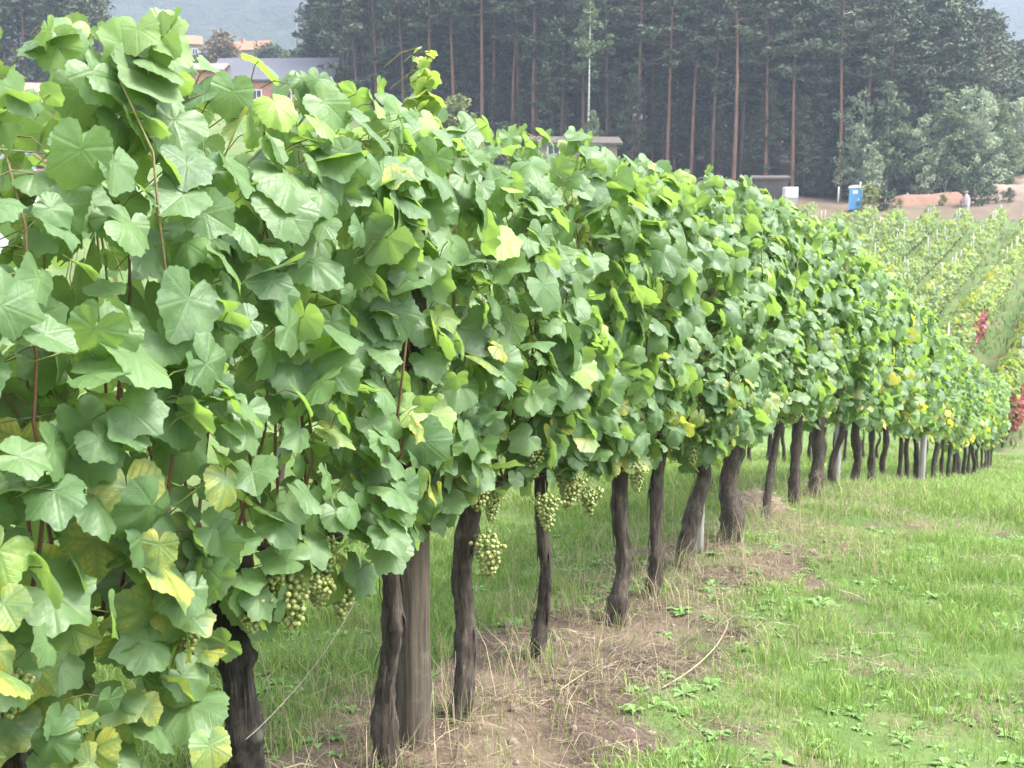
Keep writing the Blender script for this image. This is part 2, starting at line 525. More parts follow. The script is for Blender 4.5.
def hill(x0, x1, y0, dy, top, seed):
    nx, ny = 170, 46
    X, T = np.meshgrid(np.linspace(x0, x1, nx), np.linspace(0, 1, ny), indexing='ij')
    Y = y0 + T * dy
    prof = top(X)
    Z = 10 + prof * np.sin(np.clip(T * 1.25, 0, 1) * np.pi / 2) + (fbm(X / 60, Y / 60, seed) - .5) * 16 + (vnoise(X / 7, Y / 7, seed + 3) - .5) * 6
    i = (np.arange(nx - 1)[:, None] * ny + np.arange(ny - 1)[None]).ravel()
    b = MB(); b.add(np.stack([X, Y, Z], -1).reshape(-1, 3), [np.stack([i, i + ny, i + ny + 1, i + 1], -1)])
    return tag(b.build('hill', M['hill']), kind='structure')


hill(-560, 130, 430, 420, lambda X: 178 + 20 * np.sin(X / 90), 91)
hill(120, 620, 470, 400, lambda X: 150 - .02 * (X - 200) + 6 * np.sin(X / 50), 95)

# ------------------------------------------------------------------ leaves
def leaf_template(npts, rings, seed, teeth):
    g = np.random.default_rng(seed)
    kd = np.array([0, 25, 50, 78, 105, 135, 160, 175]); kr = np.array([1.06, .86, .97, .79, .86, .76, .60, .22])
    kr = kr + g.normal(0, .03, len(kr))
    th = np.linspace(-175, 175, npts)
    asym = 1 + .05 * np.sign(th) * g.normal()
    r = np.interp(np.abs(th), kd, kr) * asym
    if teeth:
        saw = np.abs(((np.arange(npts) % 2) - .5)) * 0 + np.where(np.arange(npts) % 2 == 0, .032, -.022)
        r = r * (1 + saw * (np.abs(th) < 165))
    t = np.radians(th)
    V = [np.zeros((1, 2))]
    for q in rings: V.append(np.stack([np.sin(t) * r * q, np.cos(t) * r * q], -1))
    P = np.concatenate(V)
    k = np.arange(npts - 1)
    T3 = [np.stack([np.zeros(npts - 1, int), 1 + k + 1, 1 + k], -1)]
    for a in range(len(rings) - 1):
        o, o2 = 1 + a * npts, 1 + (a + 1) * npts
        T3.append(np.stack([o + k, o + k + 1, o2 + k + 1], -1)); T3.append(np.stack([o + k, o2 + k + 1, o2 + k], -1))
    Tt = np.concatenate(T3)
    rr = np.linalg.norm(P, axis=1); an = np.arctan2(P[:, 0], P[:, 1])
    cup, fold, wav, curl = g.uniform(.04, .34), g.uniform(-.05, .26), g.uniform(.03, .13), g.uniform(-.1, .45)
    z = -cup * rr ** 2 + fold * np.abs(P[:, 0]) * .8 - curl * np.clip(P[:, 1], 0, 2) ** 2 * .6 + wav * rr ** 1.6 * np.sin(an * g.integers(3, 7) + g.uniform(0, 6)) - .25 * cup * np.abs(P[:, 0]) ** 3
    z = z + (.018 * np.cos(an * 7.5) * rr)
    # make normals point up (+z): triangle winding
    V3 = np.concatenate([P, z[:, None]], 1)
    e = np.cross(V3[Tt[:, 1]] - V3[Tt[:, 0]], V3[Tt[:, 2]] - V3[Tt[:, 0]])
    if e[:, 2].mean() < 0: Tt = Tt[:, ::-1]
    return V3, Tt, np.concatenate([P, np.zeros((len(P), 1))], 1)


LEAF = {0: [leaf_template(47, (.38, .74, 1.0), 100 + k, True) for k in range(9)],
        1: [leaf_template(27, (.6, 1.0), 200 + k, True) for k in range(8)],
        2: [leaf_template(13, (1.0,), 300 + k, False) for k in range(6)],
        3: [leaf_template(6, (1.0,), 400 + k, False) for k in range(4)]}


def add_leaves(mb, pos, nrm, tip, size, col, lod, mat=0):
    """pos: petiole ends; nrm: upper side; tip: direction of the leaf's tip; size: leaf width"""
    n = len(pos)
    if n == 0: return
    nrm = norm(nrm); tip = norm(tip - nrm * np.sum(tip * nrm, 1, keepdims=True)); lat = np.cross(tip, nrm)
    which = RNG.integers(0, len(LEAF[lod]), n)
    for w in range(len(LEAF[lod])):
        ix = np.where(which == w)[0]
        if not len(ix): continue
        V, T, lc = LEAF[lod][w]
        sc = (size[ix] / 1.5)[:, None, None]
        W = (lat[ix][:, None] * V[None, :, :1] * RNG.uniform(.84, 1.12, (len(ix), 1, 1)) + tip[ix][:, None] * V[None, :, 1:2] + nrm[ix][:, None] * V[None, :, 2:3]) * sc + pos[ix][:, None]
        nv = len(V)
        Fa = (T[None] + (np.arange(len(ix)) * nv)[:, None, None]).reshape(-1, 3)
        C = np.repeat(col[ix], nv, 0); Lc = np.tile(lc, (len(ix), 1))
        mb.add(W.reshape(-1, 3), [Fa], C, Lc, mat)


NR = np.array([UY, -UX, 0.0]); UR = np.array([UX, UY, 0.0]); UP = np.array([0, 0, 1.0])


def rand_frames(n, side, up=.6, spread=.55, tipspread=.6):
    out = NR[None] * side[:, None]
    nrm = out * RNG.uniform(.35, 1.0, (n, 1)) + UP * np.clip(RNG.normal(up, .35, (n, 1)), -.25, 1.4) + RNG.normal(0, spread, (n, 3)) * np.array([1, 1, .4])
    nrm = norm(nrm)
    tip = -UP + out * .35 + RNG.normal(0, tipspread, (n, 3))
    return nrm, tip


TOP = lambda s: 2.05 - .06 * np.exp(-((s - 2.25) / .35) ** 2) - .12 * np.clip((1.7 - s) / .4, 0, 1) + .05 * (vnoise(s * 1.1, s * 0 + 3, 61) - .5) * 2 + 0.055 * (vnoise(s * 4.3, s * 0 + 8, 63) - .5) * 2
BOT = lambda s: .62 - .24 * np.clip((1.92 - s) / .25, 0, 1) + .19 * np.exp(-((s - 2.5) / .8) ** 2) + .16 * (vnoise(s * 1.9, s * 0 + 1, 65) - .5) * 2


def half_width(f):
    return np.interp(f, [0, .12, .35, .7, .9, 1.0], [.10, .24, .30, .28, .20, .07])


def canopy(s0, s1, dens, nrow, yellow_low=.22, lo=None, hi=None):
    """leaf positions of a stretch of row, in row coordinates"""
    n = max(1, int(dens * (s1 - s0)))
    s = RNG.uniform(s0 - .08, s1 + .08, n)
    f = RNG.beta(1.15, 1.05, n)
    zt, zb = TOP(s), BOT(s)
    if lo is not None: zb = zb + lo
    z = zb + f * (zt - zb)
    side = np.where(RNG.random(n) < .62, 1.0, -1.0)
    dep = np.abs(RNG.normal(0, .42, n)); dep = np.clip(dep, 0, 1.4)
    off = side * half_width(f) * (1 - dep) + (vnoise(s * 2.3, z * 2.3, 71) - .5) * .16
    return s, z, off, np.where(np.abs(off) < .06, side, np.sign(off)), f


def leaf_colours(n, f, yellow_low, young_top=.10):
    c = np.zeros((n, 3))
    c[:, 0] = np.clip(RNG.beta(1.6, 1.6, n), 0, 1)
    yl = RNG.random(n) < np.interp(f, [0, .3, .5, 1], [yellow_low, yellow_low * .5, .015, .012])
    c[:, 1] = np.where(yl, RNG.uniform(.35, 1, n), 0)
    yg = RNG.random(n) < np.interp(f, [0, .8, 1], [.02, .04, .2])
    c[:, 2] = np.where(yg & ~yl, RNG.uniform(.25, .9, n), 0)
    return c


def trunk_mesh(path, radii, name, mat, sides=14, n=34, seed=0, local=None):
    P = spline(path, n); R = np.interp(np.linspace(0, 1, n), np.linspace(0, 1, len(radii)), radii)
    g = np.random.default_rng(seed)
    th = np.linspace(0, 2 * np.pi, sides, endpoint=False)
    t = np.linspace(0, 1, n)[:, None]
    rough = 1 + .34 * (fbm(np.cos(th)[None] * 2.1 + t * 5 + seed, np.sin(th)[None] * 2.1 - t * 3, seed + 1, 3) - .5) * 2 + .10 * np.sin(3 * th[None] + 4 * t + g.uniform(0, 6)) + .08 * np.sin(5 * th[None] - 7 * t + g.uniform(0, 6)) + g.normal(0, .06, (n, sides))
    knot = 1 + .30 * np.clip(np.sin(t * g.uniform(14, 24) + g.uniform(0, 6)), 0, 1) ** 4
    V, Fs = tube(P, R * knot[:, 0], sides, True, rough)
    return V, Fs


def make_vine(s, zlean, r, label, s0, s1, lod, dens, nrow=ROW_N, group=None, path=None, black=False, yellow=.22, shoots=True, bunches=0, name='grape_vine', arms=True, extra=None):
    bx, by = sn_xy(s, nrow)
    base = np.array([bx, by, float(ground_height(np.array([s]), np.array([nrow]))[0]) - .02])
    root = thing(name, label, 'vine', base, group=group)
    seed = int(abs(s * 977)) + 3
    g = np.random.default_rng(seed)
    W = lambda ss, zz, off=0.0: np.stack([np.asarray(ss) * UX + (nrow + np.asarray(off)) * UY, np.asarray(ss) * UY - (nrow + np.asarray(off)) * UX, np.asarray(zz) + np.zeros_like(np.asarray(ss, float))], -1)
    gz_ = float(terrain(s, nrow))
    if path is None:
        l = g.normal(0, .15); r = r * .76
        path = [(s, -.02), (s + l * .3 + g.normal(0, .02), .25), (s + l * .7 + g.normal(0, .025), .5), (s + l, .78)]
    offs = np.concatenate([[0], g.normal(0, .018, len(path) - 1)])
    pts = np.array([W(a, gz_ + b, o) for (a, b), o in zip(path, offs)])
    mb = MB()
    nseg = 40 if lod == 0 else (24 if lod == 1 else 10)
    sides = 18 if lod == 0 else (10 if lod == 1 else 6)
    V, Fs = trunk_mesh(pts, [r * 1.2, r * .84, r * .76, r * .74, r * .84], 'trunk', None, sides, nseg, seed)
    mb.add(V - base, Fs)
    if lod < 2:                                   # shaggy peeling strips of bark
        SP = spline(pts, 40)
        for k in range(46):
            i = int(g.integers(1, 36)); a = g.uniform(0, 6.28); o_ = np.array([math.cos(a), math.sin(a), 0]); q_ = np.array([-o_[1], o_[0], 0])
            j = min(39, i + int(g.integers(2, 7))); rr = r * .93; w_ = g.uniform(.0015, .005)
            p0, p1 = SP[i] + o_ * (rr + g.uniform(.002, .014)) + q_ * g.normal(0, .006), SP[j] + o_ * rr
            pm = (p0 + p1) / 2 + o_ * g.uniform(0, .006)
            mb.add(np.array([p0 - q_ * w_ * .4, p0 + q_ * w_ * .4, pm + q_ * w_, pm - q_ * w_, p1 + q_ * w_, p1 - q_ * w_]) - base, [[[0, 1, 2, 3], [3, 2, 4, 5]]])
    tk = mb.build('trunk', M['bark_black'] if black else M['bark'], root)
    top_s, top_z = path[-1]
    cz_ = .80
    if arms and lod < 2:
        for sg in (-1, 1):
            L = max(.2, (s1 - top_s) if sg > 0 else (top_s - s0))
            q = np.linspace(0, 1, 12)
            ss = top_s + sg * L * q
            zz = terrain(ss, nrow) + np.interp(q, [0, .25, 1], [min(top_z, cz_) - .03, cz_ + .03, cz_]) + g.normal(0, .012, 12)
            P = W(ss, zz, g.normal(0, .012, 12)); P[0] = pts[-1] - np.array([0, 0, .02])
            R = np.interp(q, [0, .3, 1], [r * .55, .014, .008]) * (1 + g.normal(0, .12, 12))
            V, Fs = tube(P, R, 9 if lod == 0 else 6); b = MB(); b.add(V - base, Fs)
            b.build('arm', M['bark'], root)
    # foliage
    fol = MB()
    ls, lz, off, side, f = canopy(s0, s1, dens, nrow, lo=None)
    gzl = terrain(ls, nrow)
    pos = W(ls, gzl + lz, off)
    nrm, tip = rand_frames(len(ls), side)
    size = np.clip(RNG.normal(.090, .022, len(ls)), .04, .138) * np.interp(f, [0, .85, 1], [1, 1, .72])
    col = leaf_colours(len(ls), f, yellow)
    if extra is not None:
        ep, en, et, es, ec = extra
        pos = np.concatenate([pos, ep]); nrm = np.concatenate([nrm, en]); tip = np.concatenate([tip, et]); size = np.concatenate([size, es]); col = np.concatenate([col, ec])
    add_leaves(fol, pos - base, nrm, tip, size, col, lod)
    if lod < 2:                                   # leaf stalks
        sd = np.concatenate([side, np.ones(len(pos) - len(side))])
        for k in range(len(pos)):
            p0 = pos[k]; back = -NR * sd[k] * RNG.uniform(.03, .09) - UP * RNG.uniform(.0, .06) + UR * RNG.normal(0, .03)
            P = np.array([p0, p0 + back * .5 + UP * .012, p0 + back]) - base
            V, Fs = tube(P, .0016, 3, False)
            fol.add(V, Fs, (RNG.uniform(.2, 1), 0, 0), mat=1)
    nsh = int(max(3, round((s1 - s0) * 17)))
    for k in range(nsh):
        a = s0 + (k + g.uniform(.1, .9)) / nsh * (s1 - s0)
        zt = float(TOP(np.array([a]))[0]) - g.uniform(.08, .35)
        q = np.linspace(0, 1, 9)
        ss = a + np.cumsum(g.normal(0, .022, 9)); oo = np.cumsum(g.normal(0, .016, 9)) + np.interp(q, [0, .3, .8, 1], [0, 1, 1, .5]) * g.uniform(-.12, .19)
        zz = float(terrain(a, nrow)) + .80 + q * (zt - .80)
        P = W(ss, zz, oo) - base
        b = MB() if lod == 0 else fol
        V, Fs = tube(P, np.interp(q, [0, 1], [.0052, .0022]), 6 if lod == 0 else 4, False)
        hcol = np.zeros((len(V), 3)); hcol[:, 0] = np.repeat(np.clip(q * 1.5 - .75 + g.normal(0, .2), 0, 1), 6 if lod == 0 else 4)
        b.add(V, Fs, hcol, mat=0 if lod == 0 else 1)
        if lod == 0: b.build('shoot', M['shoot'], root)
    fol.build('foliage', [M['leaf'] if lod < 2 else M['leaf_far'], M['shoot']], root)
    for k in range(bunches):
        a = s0 + (k + g.uniform(.2, .8)) / bunches * (s1 - s0)
        bunch(root, base, a, float(terrain(a, nrow)) + g.uniform(.76, 1.02), g.uniform(.05, .2), g.uniform(.65, .92), nrow)
    return root, base


# grape bunches: shared meshes of a few shapes
def ico(r):
    t = (1 + 5 ** .5) / 2
    V = norm(np.array([[-1, t, 0], [1, t, 0], [-1, -t, 0], [1, -t, 0], [0, -1, t], [0, 1, t], [0, -1, -t], [0, 1, -t], [t, 0, -1], [t, 0, 1], [-t, 0, -1], [-t, 0, 1]], float))
    Fc = [[0, 11, 5], [0, 5, 1], [0, 1, 7], [0, 7, 10], [0, 10, 11], [1, 5, 9], [5, 11, 4], [11, 10, 2], [10, 7, 6], [7, 1, 8], [3, 9, 4], [3, 4, 2], [3, 2, 6], [3, 6, 8], [3, 8, 9], [4, 9, 5], [2, 4, 11], [6, 2, 10], [8, 6, 7], [9, 8, 1]]
    V = list(V); cache = {}

    def mid(a, b):
        k = (min(a, b), max(a, b))
        if k not in cache: V.append(norm((V[a] + V[b]) / 2)); cache[k] = len(V) - 1
        return cache[k]
    F2 = []
    for a, b, c in Fc:
        x, y, z = mid(a, b), mid(b, c), mid(c, a); F2 += [[a, x, z], [b, y, x], [c, z, y], [x, y, z]]
    return np.array(V) * r, np.array(F2)


ICO_V, ICO_F = ico(1.0)


def bunch_mesh(seed, ln=.19, w=.052):
    g = np.random.default_rng(seed); b = MB(); pts = []
    tries = 0
    while len(pts) < 105 and tries < 9000:
        tries += 1
        q = g.random() ** .8; rad = w * np.interp(q, [0, .15, .45, .8, 1], [.45, 1, .9, .55, .18]) * (.35 + .65 * g.random() ** .4)
        a = g.uniform(0, 2 * np.pi)
        p = np.array([math.cos(a) * rad, math.sin(a) * rad, -.03 - q * ln])
        if q < .35 and g.random() < .3: p[0] += .03 * (1 if g.random() < .6 else -1)
        if all(np.sum((p - o) ** 2) > .0125 ** 2 for o in pts): pts.append(p)
    for p in pts:
        r = g.uniform(.0068, .0085)
        b.add(ICO_V * r + p, [ICO_F], (g.random(), 0, 0), mat=0)
    V, Fs = tube(np.array([[0, 0, .03], [.003, 0, 0], [0, .002, -.05], [.002, 0, -.03 - ln * .9]]), [.002, .002, .0018, .001], 5)
    b.add(V, Fs, (.8, 0, 0), mat=1)
    return b.mesh('grape_bunch', [M['grape'], M['shoot']])


BUNCH = [bunch_mesh(500 + k, ln, w) for k, (ln, w) in enumerate([(.150, .046), (.115, .038), (.165, .040), (.10, .042), (.13, .035)])]


def bunch(root, base, s, z, off, sc, nrow=ROW_N, which=None):
    x, y = sn_xy(s, nrow + off)
    o = link('grape_bunch', BUNCH[random.randrange(len(BUNCH)) if which is None else which], root, tuple(float(q) for q in (np.array([x, y, z]) - base)))
    o.scale = (sc,) * 3; o.rotation_euler = (random.uniform(-.15, .15), random.uniform(-.15, .15), random.uniform(0, 6.28))
    return o


def px_path(*pp):                             # trunk course from where it stands on the row line
    out = []
    for x, y in pp:
        s, z = rowpt(x, y); out.append((s, z))
    s0 = out[0][0]
    return [(s, z - float(terrain(s0, ROW_N))) for s, z in out]


# (path, trunk radius, black bark, label)
def leaves_at(items):
    """leaves that stand out of the row's outline: (s, z, off, size, yellow, young, normal, tip)"""
    ep = np.array([np.array([*sn_xy(s, ROW_N + off), z]) for s, z, off, *_ in items])
    es = np.array([i[3] for i in items]); ec = np.array([[RNG.random(), i[4], i[5]] for i in items])
    en = np.array([i[6] for i in items], float); et = np.array([i[7] for i in items], float)
    return ep, en, et, es, ec


main = [
    (1.31, [(1.31, -.02), (1.30, .3), (1.33, .6), (1.30, .8)], .04, True, "grape vine at the row's end with several yellowed leaves hiding its trunk"),
    (1.98, [(2.0, -.02), (1.99, .22), (1.965, .42), (1.95, .60), (1.96, .76)], .05, True, "grape vine with thick black gnarled trunk, thin twine at its foot, grapes beside"),
    (2.60, [(2.60, -.02), (2.595, .25), (2.59, .5), (2.585, .78)], .033, False, "grape vine with slim straight dark trunk touching the thick grey wooden post"),
    (3.01, [(3.01, -.02), (3.02, .12), (3.07, .32), (3.10, .55), (3.13, .8)], .041, False, "grape vine just past the thick wooden post, large pale grape bunch on its trunk"),
    (3.65, [(3.65, -.02), (3.66, .08), (3.695, .22), (3.65, .42), (3.64, .58), (3.63, .8)], .029, False, "grape vine with thin S-bent trunk standing alone"),
    (4.38, [(4.38, -.02), (4.40, .14), (4.47, .30), (4.455, .5), (4.46, .8)], .045, False, "grape vine with thicker trunk kinked at mid height, just past the thin S-bent one"),
    (4.85, [(4.85, -.02), (4.87, .2), (4.9, .42), (4.92, .8)], .037, False, "grape vine with slender trunk close behind the kinked trunk"),
    (5.41, [(5.41, -.02), (5.44, .1), (5.52, .32), (5.58, .5), (5.5, .62), (5.52, .8)], .053, False, "grape vine with stout leaning trunk next to a thin grey stake"),
    (6.10, [(6.10, -.02), (6.15, .15), (6.2, .35), (6.24, .55), (6.26, .8)], .064, False, "grape vine with thick rugged trunk forking into a side arm"),
    (6.95, [(6.95, -.02), (7.06, .22), (7.2, .45), (7.32, .75)], .030, False, "grape vine with thin trunk slanting strongly across a straw heap"),
    (7.76, [(7.76, -.02), (7.76, .2), (7.79, .45), (7.78, .8)], .046, False, "grape vine with short upright trunk just past the slanting thin trunk"),
    (8.35, [(8.30, -.02), (8.36, .2), (8.4, .45), (8.4, .8)], .062, False, "grape vine with broad flared trunk past the slanting thin trunk"),
    (9.15, None, .045, False, "grape vine between the broad flared trunk and the first far trunks"),
]
bounds = [0.5, 1.62, 2.28, 2.78, 3.32, 4.0, 4.62, 5.1, 5.75, 6.5, 7.35, 8.05, 8.75, 9.55]
VINES = []
for k, (s, path, r, black, label) in enumerate(main):
    lod = 0 if s < 4.2 else 1
    dens = 660 if s < 4 else 700
    ex = None
    if k == 3:   # young lime-yellow shoot tip standing above the row
        its = []
        for j in range(15):
            zz = 1.95 + j * .0125; aa = j * 2.5; dv = np.array([math.cos(aa), math.sin(aa), 0])
            its.append((2.70 + dv[0] * .02, zz, .10 + dv[1] * .02, .085 - j * .0042, .35, 1.0, dv * .5 + UP * RNG.uniform(.4, 1.0), dv * 1.0 + UP * RNG.uniform(-.3, .4)))
        ex = leaves_at(its)
    if k == 0:
        its = []
        for j, (px, py, sz, yl) in enumerate([(20, 440, .13, 1), (30, 570, .16, .85), (95, 540, .14, .8), (40, 690, .15, .5), (160, 590, .12, .45), (70, 760, .15, .7), (210, 745, .11, .7), (10, 640, .12, .4), (120, 700, .12, .3)]):
            a = at(px, py, 2.05 + .00045 * px); s_, n_ = xy_sn(a[0], a[1])
            its.append((s_, a[2], n_ - ROW_N, sz * .78, yl * .75, .1, NR * .75 + UP * .45 - UR * .5 + RNG.normal(0, .2, 3), -UP + RNG.normal(0, .3, 3)))
        ex = leaves_at(its)
    if k == 1:   # leafy shoot rising above the row
        its = []
        for j in range(12):
            q = j / 11
            its.append((1.52 + .012 * j + RNG.normal(0, .03), 1.90 + q * .12, .14 + RNG.normal(0, .04), .125 - .05 * q, 0, .35 * q, NR * RNG.uniform(.2, 1) + UP * .5 + RNG.normal(0, .5, 3), -UP * .6 + RNG.normal(0, .6, 3)))
        ex = leaves_at(its)
    root, base = make_vine(s, 0, r, label, bounds[k], bounds[k + 1], lod, dens, path=path, black=black, group="vines of the near row", bunches=(2 if k < 3 else 3), extra=ex, yellow=(.55, .34, .2)[k] if k < 3 else (.34 if k in (5, 6, 7) else .18))
    VINES.append((root, base))
# bunches seen clearly below the leaves
for vi, px, py, off, sc, wh in [(1, 290, 590, .16, 1.0, 0), (1, 318, 596, .15, .8, 3), (1, 268, 590, .14, .75, 1), (2, 343, 590, .02, 1.0, 1), (3, 487, 548, .10, 1.0, 0), (3, 478, 495, .12, .9, 3), (2, 432, 460, .10, .8, 1),
                             (0, 188, 640, .12, .75, 3), (0, 135, 605, .08, .8, 1), (5, 572, 480, .14, 1, 0), (5, 588, 500, .12, .9, 1), (6, 630, 430, .14, .9, 2), (6, 560, 440, .1, .8, 1)]:
    a, b = ray(px, py)
    Y = (-2.05 + off / UY) / (a - .53)
    P = at(px, py, Y); s_, n_ = xy_sn(P[0], P[1])
    bunch(VINES[vi][0], VINES[vi][1], s_, P[2] + .07, n_ - ROW_N, sc, which=wh)

far_labels = ["grape vine with a thin trunk beyond the broad flared one", "grape vine with a leaning trunk halfway down the row", "grape vine half hidden by neighbours halfway down the row",
              "grape vine in front of a pale grey stake down the row"]
ss = 9.95; k = 0
while ss < 26.2:
    step = random.uniform(.72, .95)
    lab = far_labels[k] if k < len(far_labels) else "grape vine with dark trunk far down the near row, among similar ones"
    make_vine(ss, 0, random.uniform(.04, .062), lab, ss - .42, ss + .42, 2, 560 if ss < 18 else 400, group="vines of the near row" if k < len(far_labels) else "vines far down the near row", bunches=0)
    ss += step; k += 1

# the row behind, glimpsed between the trunks
ss = 3.0
while ss < 27:
    make_vine(ss, 0, random.uniform(.04, .055), "leafy grape vine in the row behind, glimpsed between the near trunks", ss - .5, ss + .5, 2, 130, nrow=ROW_N - 2.35, group="vines of the row behind", yellow=.05)
    ss += random.uniform(.9, 1.1)

# posts, stakes, wires, twine
def post(s, r, h, label, mat, nrow=ROW_N, off=0.0, lean=0.0, sides=20):
    x, y = sn_xy(s, nrow + off)
    b = MB(); n = 26
    q = np.linspace(0, 1, n); g = np.random.default_rng(int(s * 100))
    P = np.stack([lean * q * h * UX + g.normal(0, .001, n), lean * q * h * UY + g.normal(0, .001, n), -.05 + q * (h + .05)], -1)
    th = np.linspace(0, 2 * np.pi, sides, endpoint=False)
    rough = 1 + .035 * np.sin(7 * th)[None] + .03 * np.sin(13 * th + 2)[None] + g.normal(0, .012, (n, sides))
    V, Fs = tube(P, r, sides, True, rough); b.add(V, Fs)
    o = b.build('wooden_post', mat); o.location = (x, y, float(terrain(s, nrow)))
    return tag(o, label, 'post')


post(2.78, .058, 1.72, "thick weathered grey wooden post among the near vine trunks", M['post'], off=-.02)
post(5.74, .020, 1.7, "thin grey stake behind the stout leaning vine trunk", M['stake'], off=-.05, lean=.05)
post(13.6, .035, 1.9, "pale grey stake half way down the near row", M['stake'], off=.12, lean=.04)
post(9.5, .03, 1.8, "grey stake just past the broad flared vine trunk", M['stake'], off=-.06)
post(25.1, .05, 1.9, "end post of the near row at the foot of the slope", M['post'])


def wire(z, label):
    q = np.arange(.6, 25.2, .5)
    P = np.stack([*sn_xy(q, ROW_N + .03), terrain(q, ROW_N) + z + .01 * np.sin(q * 1.3)], -1)
    b = MB(); V, Fs = tube(P, .0014, 5); b.add(V, Fs)
    tag(b.build('trellis_wire', M['wire']), label, 'wire')


M['wire'] = simple("galvanised_wire", (.3, .3, .3), (.22, .2, .18), 20, .45, metal=.8)
wire(.80, "lowest thin trellis wire carrying the vine arms"); wire(1.25, "middle thin trellis wire between the leaves"); wire(1.75, "topmost thin trellis wire near the row's crest")
M['twine'] = simple("pale_twine", (.2, .18, .155), (.15, .13, .11), 80, .9)
b = MB()
tr = [W for W in ()]
P = np.array([[*sn_xy(s_, ROW_N + o_), z_] for s_, z_, o_ in [(1.92, .40, .065), (1.97, .42, .075), (2.05, .45, .08), (2.16, .50, .085), (2.3, .56, .07), (2.42, .62, .05)]])
V, Fs = tube(spline(P, 30), .0013, 6); b.add(V, Fs)
tag(b.build('twine', M['twine']), "pale twine slanting away from the thick black vine trunk", 'twine')

# ------------------------------------------------------------------ grass, weeds, straw on the ground
def in_view(x, y, z, mx=30):
    px, py, d = proj(np.stack([x, y, z], -1))
    return (px > -mx) & (px < 1024 + mx) & (py < 768 + 60) & (d > 1)


def scatter(s0, s1, n0, n1, per_m2):
    n = int((s1 - s0) * (n1 - n0) * per_m2)
    s, nn = RNG.uniform(s0, s1, n), RNG.uniform(n0, n1, n)
    x, y = sn_xy(s, nn); z = ground_height(s, nn)
    k = in_view(x, y, z)
    return s[k], nn[k], np.stack([x, y, z], -1)[k]


def blades(mb, P, h, w, col, lean=.5):
    n = len(P); a = RNG.uniform(0, 2 * np.pi, n)
    side = np.stack([np.cos(a), np.sin(a), np.zeros(n)], -1)
    d = RNG.normal(0, lean, (n, 2)); ld = np.concatenate([d, np.zeros((n, 1))], 1)
    h = h[:, None]; w = w[:, None]
    m = P + UP * h * .55 + ld * h * .25; t = P + UP * h * .93 + ld * h * .85
    base = P - UP * .012
    V = np.stack([base - side * w, base + side * w, m + side * w * .8, m - side * w * .8, t], 1).reshape(-1, 3)
    k = (np.arange(n) * 5)[:, None]
    mb.add(V, [k + np.array([[0, 1, 2, 3]]), k + np.array([[3, 2, 4]])], np.repeat(col, 5, 0))


def green_cols(n, dryness):
    a = np.array([.115, .215, .042]); b = np.array([.27, .38, .095]); c = np.array([.40, .34, .21])
    t = RNG.random((n, 1)); col = a * (1 - t) + b * t
    k = RNG.random((n, 1)) < dryness[:, None]
    return np.where(k, c * RNG.uniform(.7, 1.15, (n, 1)), col)


gm = MB()
for (s0, s1, n0, n1, dn, hs_, ws) in [(1.2, 7.5, -4.6, 1.6, 6500, .066, .0017), (7.5, 13, -5, .6, 3000, .075, .0026), (13, 30, -6, -.2, 1100, .085, .0045)]:
    s, n, P = scatter(s0, s1, n0, n1, dn)
    g, d, _ = cover(s, n)
    lush = fbm(P[:, 0] * 1.1 + 3, P[:, 1] * 1.1, 81)
    tuft = fbm(P[:, 0] * 5 + 3, P[:, 1] * 5, 83)
    keep = RNG.random(len(s)) < np.clip(g * 1.15 - .2, .13, 1) * np.clip(.3 + (tuft - .38) * 4, .18, 1)
    P, g, d, lush = P[keep], g[keep], d[keep], lush[keep]
    hh = hs_ * RNG.uniform(.4, 1.3, len(P)) * (.45 + 1.5 * np.clip(lush - .35, 0, 1) * 2 + .9 * np.clip(tuft[keep] - .5, 0, 1) * 2) * np.clip(g + .25, .5, 1.1)
    blades(gm, P, hh, np.full(len(P), ws) * RNG.uniform(.6, 1.5, len(P)), green_cols(len(P), np.clip(.05 + d * .5 + (1 - g) * .35, 0, 1)))
tag(gm.build('grass', M['grass'], smooth=False), "short green grass growing on the vineyard floor", 'grass', kind='stuff')

hm = MB()
n_ = 16000
s, n = RNG.uniform(31, 96, n_), RNG.uniform(-26, 4, n_)
x, y = sn_xy(s, n); P = np.stack([x, y, terrain(s, n)], -1)
k = in_view(x, y, P[:, 2]) & (fbm(x * .7, y * .7, 103) > .42); P = P[k]
blades(hm, P, RNG.uniform(.10, .38, len(P)), RNG.uniform(.012, .04, len(P)), np.array([.16, .21, .085]) * RNG.uniform(.6, 1.35, (len(P), 1)), .5)
tag(hm.build('hillside_grass', M['grass'], smooth=False), "rough pale grass between the hillside vine rows", 'grass', kind='stuff')

# tall dry stalks by the trunks
dm = MB()
for v_s, *_ in main:                            # tufts round the feet of the trunks
    m_ = 90; aa = RNG.uniform(0, 6.28, m_); rr = .03 + np.abs(RNG.normal(0, .07, m_))
    s_, n_ = v_s + np.cos(aa) * rr, ROW_N + np.sin(aa) * rr; x_, y_ = sn_xy(s_, n_)
    blades(dm, np.stack([x_, y_, ground_height(s_, n_)], -1), RNG.uniform(.03, .16, m_), RNG.uniform(.001, .002, m_), green_cols(m_, np.full(m_, .55)), .5)
s, n, P = scatter(1.2, 9, ROW_N - .7, ROW_N + .95, 260)
k = fbm(P[:, 0] * 2.3, P[:, 1] * 2.3, 87) > .48
P = P[k]
blades(dm, P, RNG.uniform(.08, .30, len(P)), RNG.uniform(.0008, .0016, len(P)), np.array([.40, .34, .21]) * RNG.uniform(.6, 1.2, (len(P), 1)), .6)
tag(dm.build('dry_grass', M['grass'], smooth=False), "tall dry grass stalks standing along the vine trunks", 'dry grass', kind='stuff')

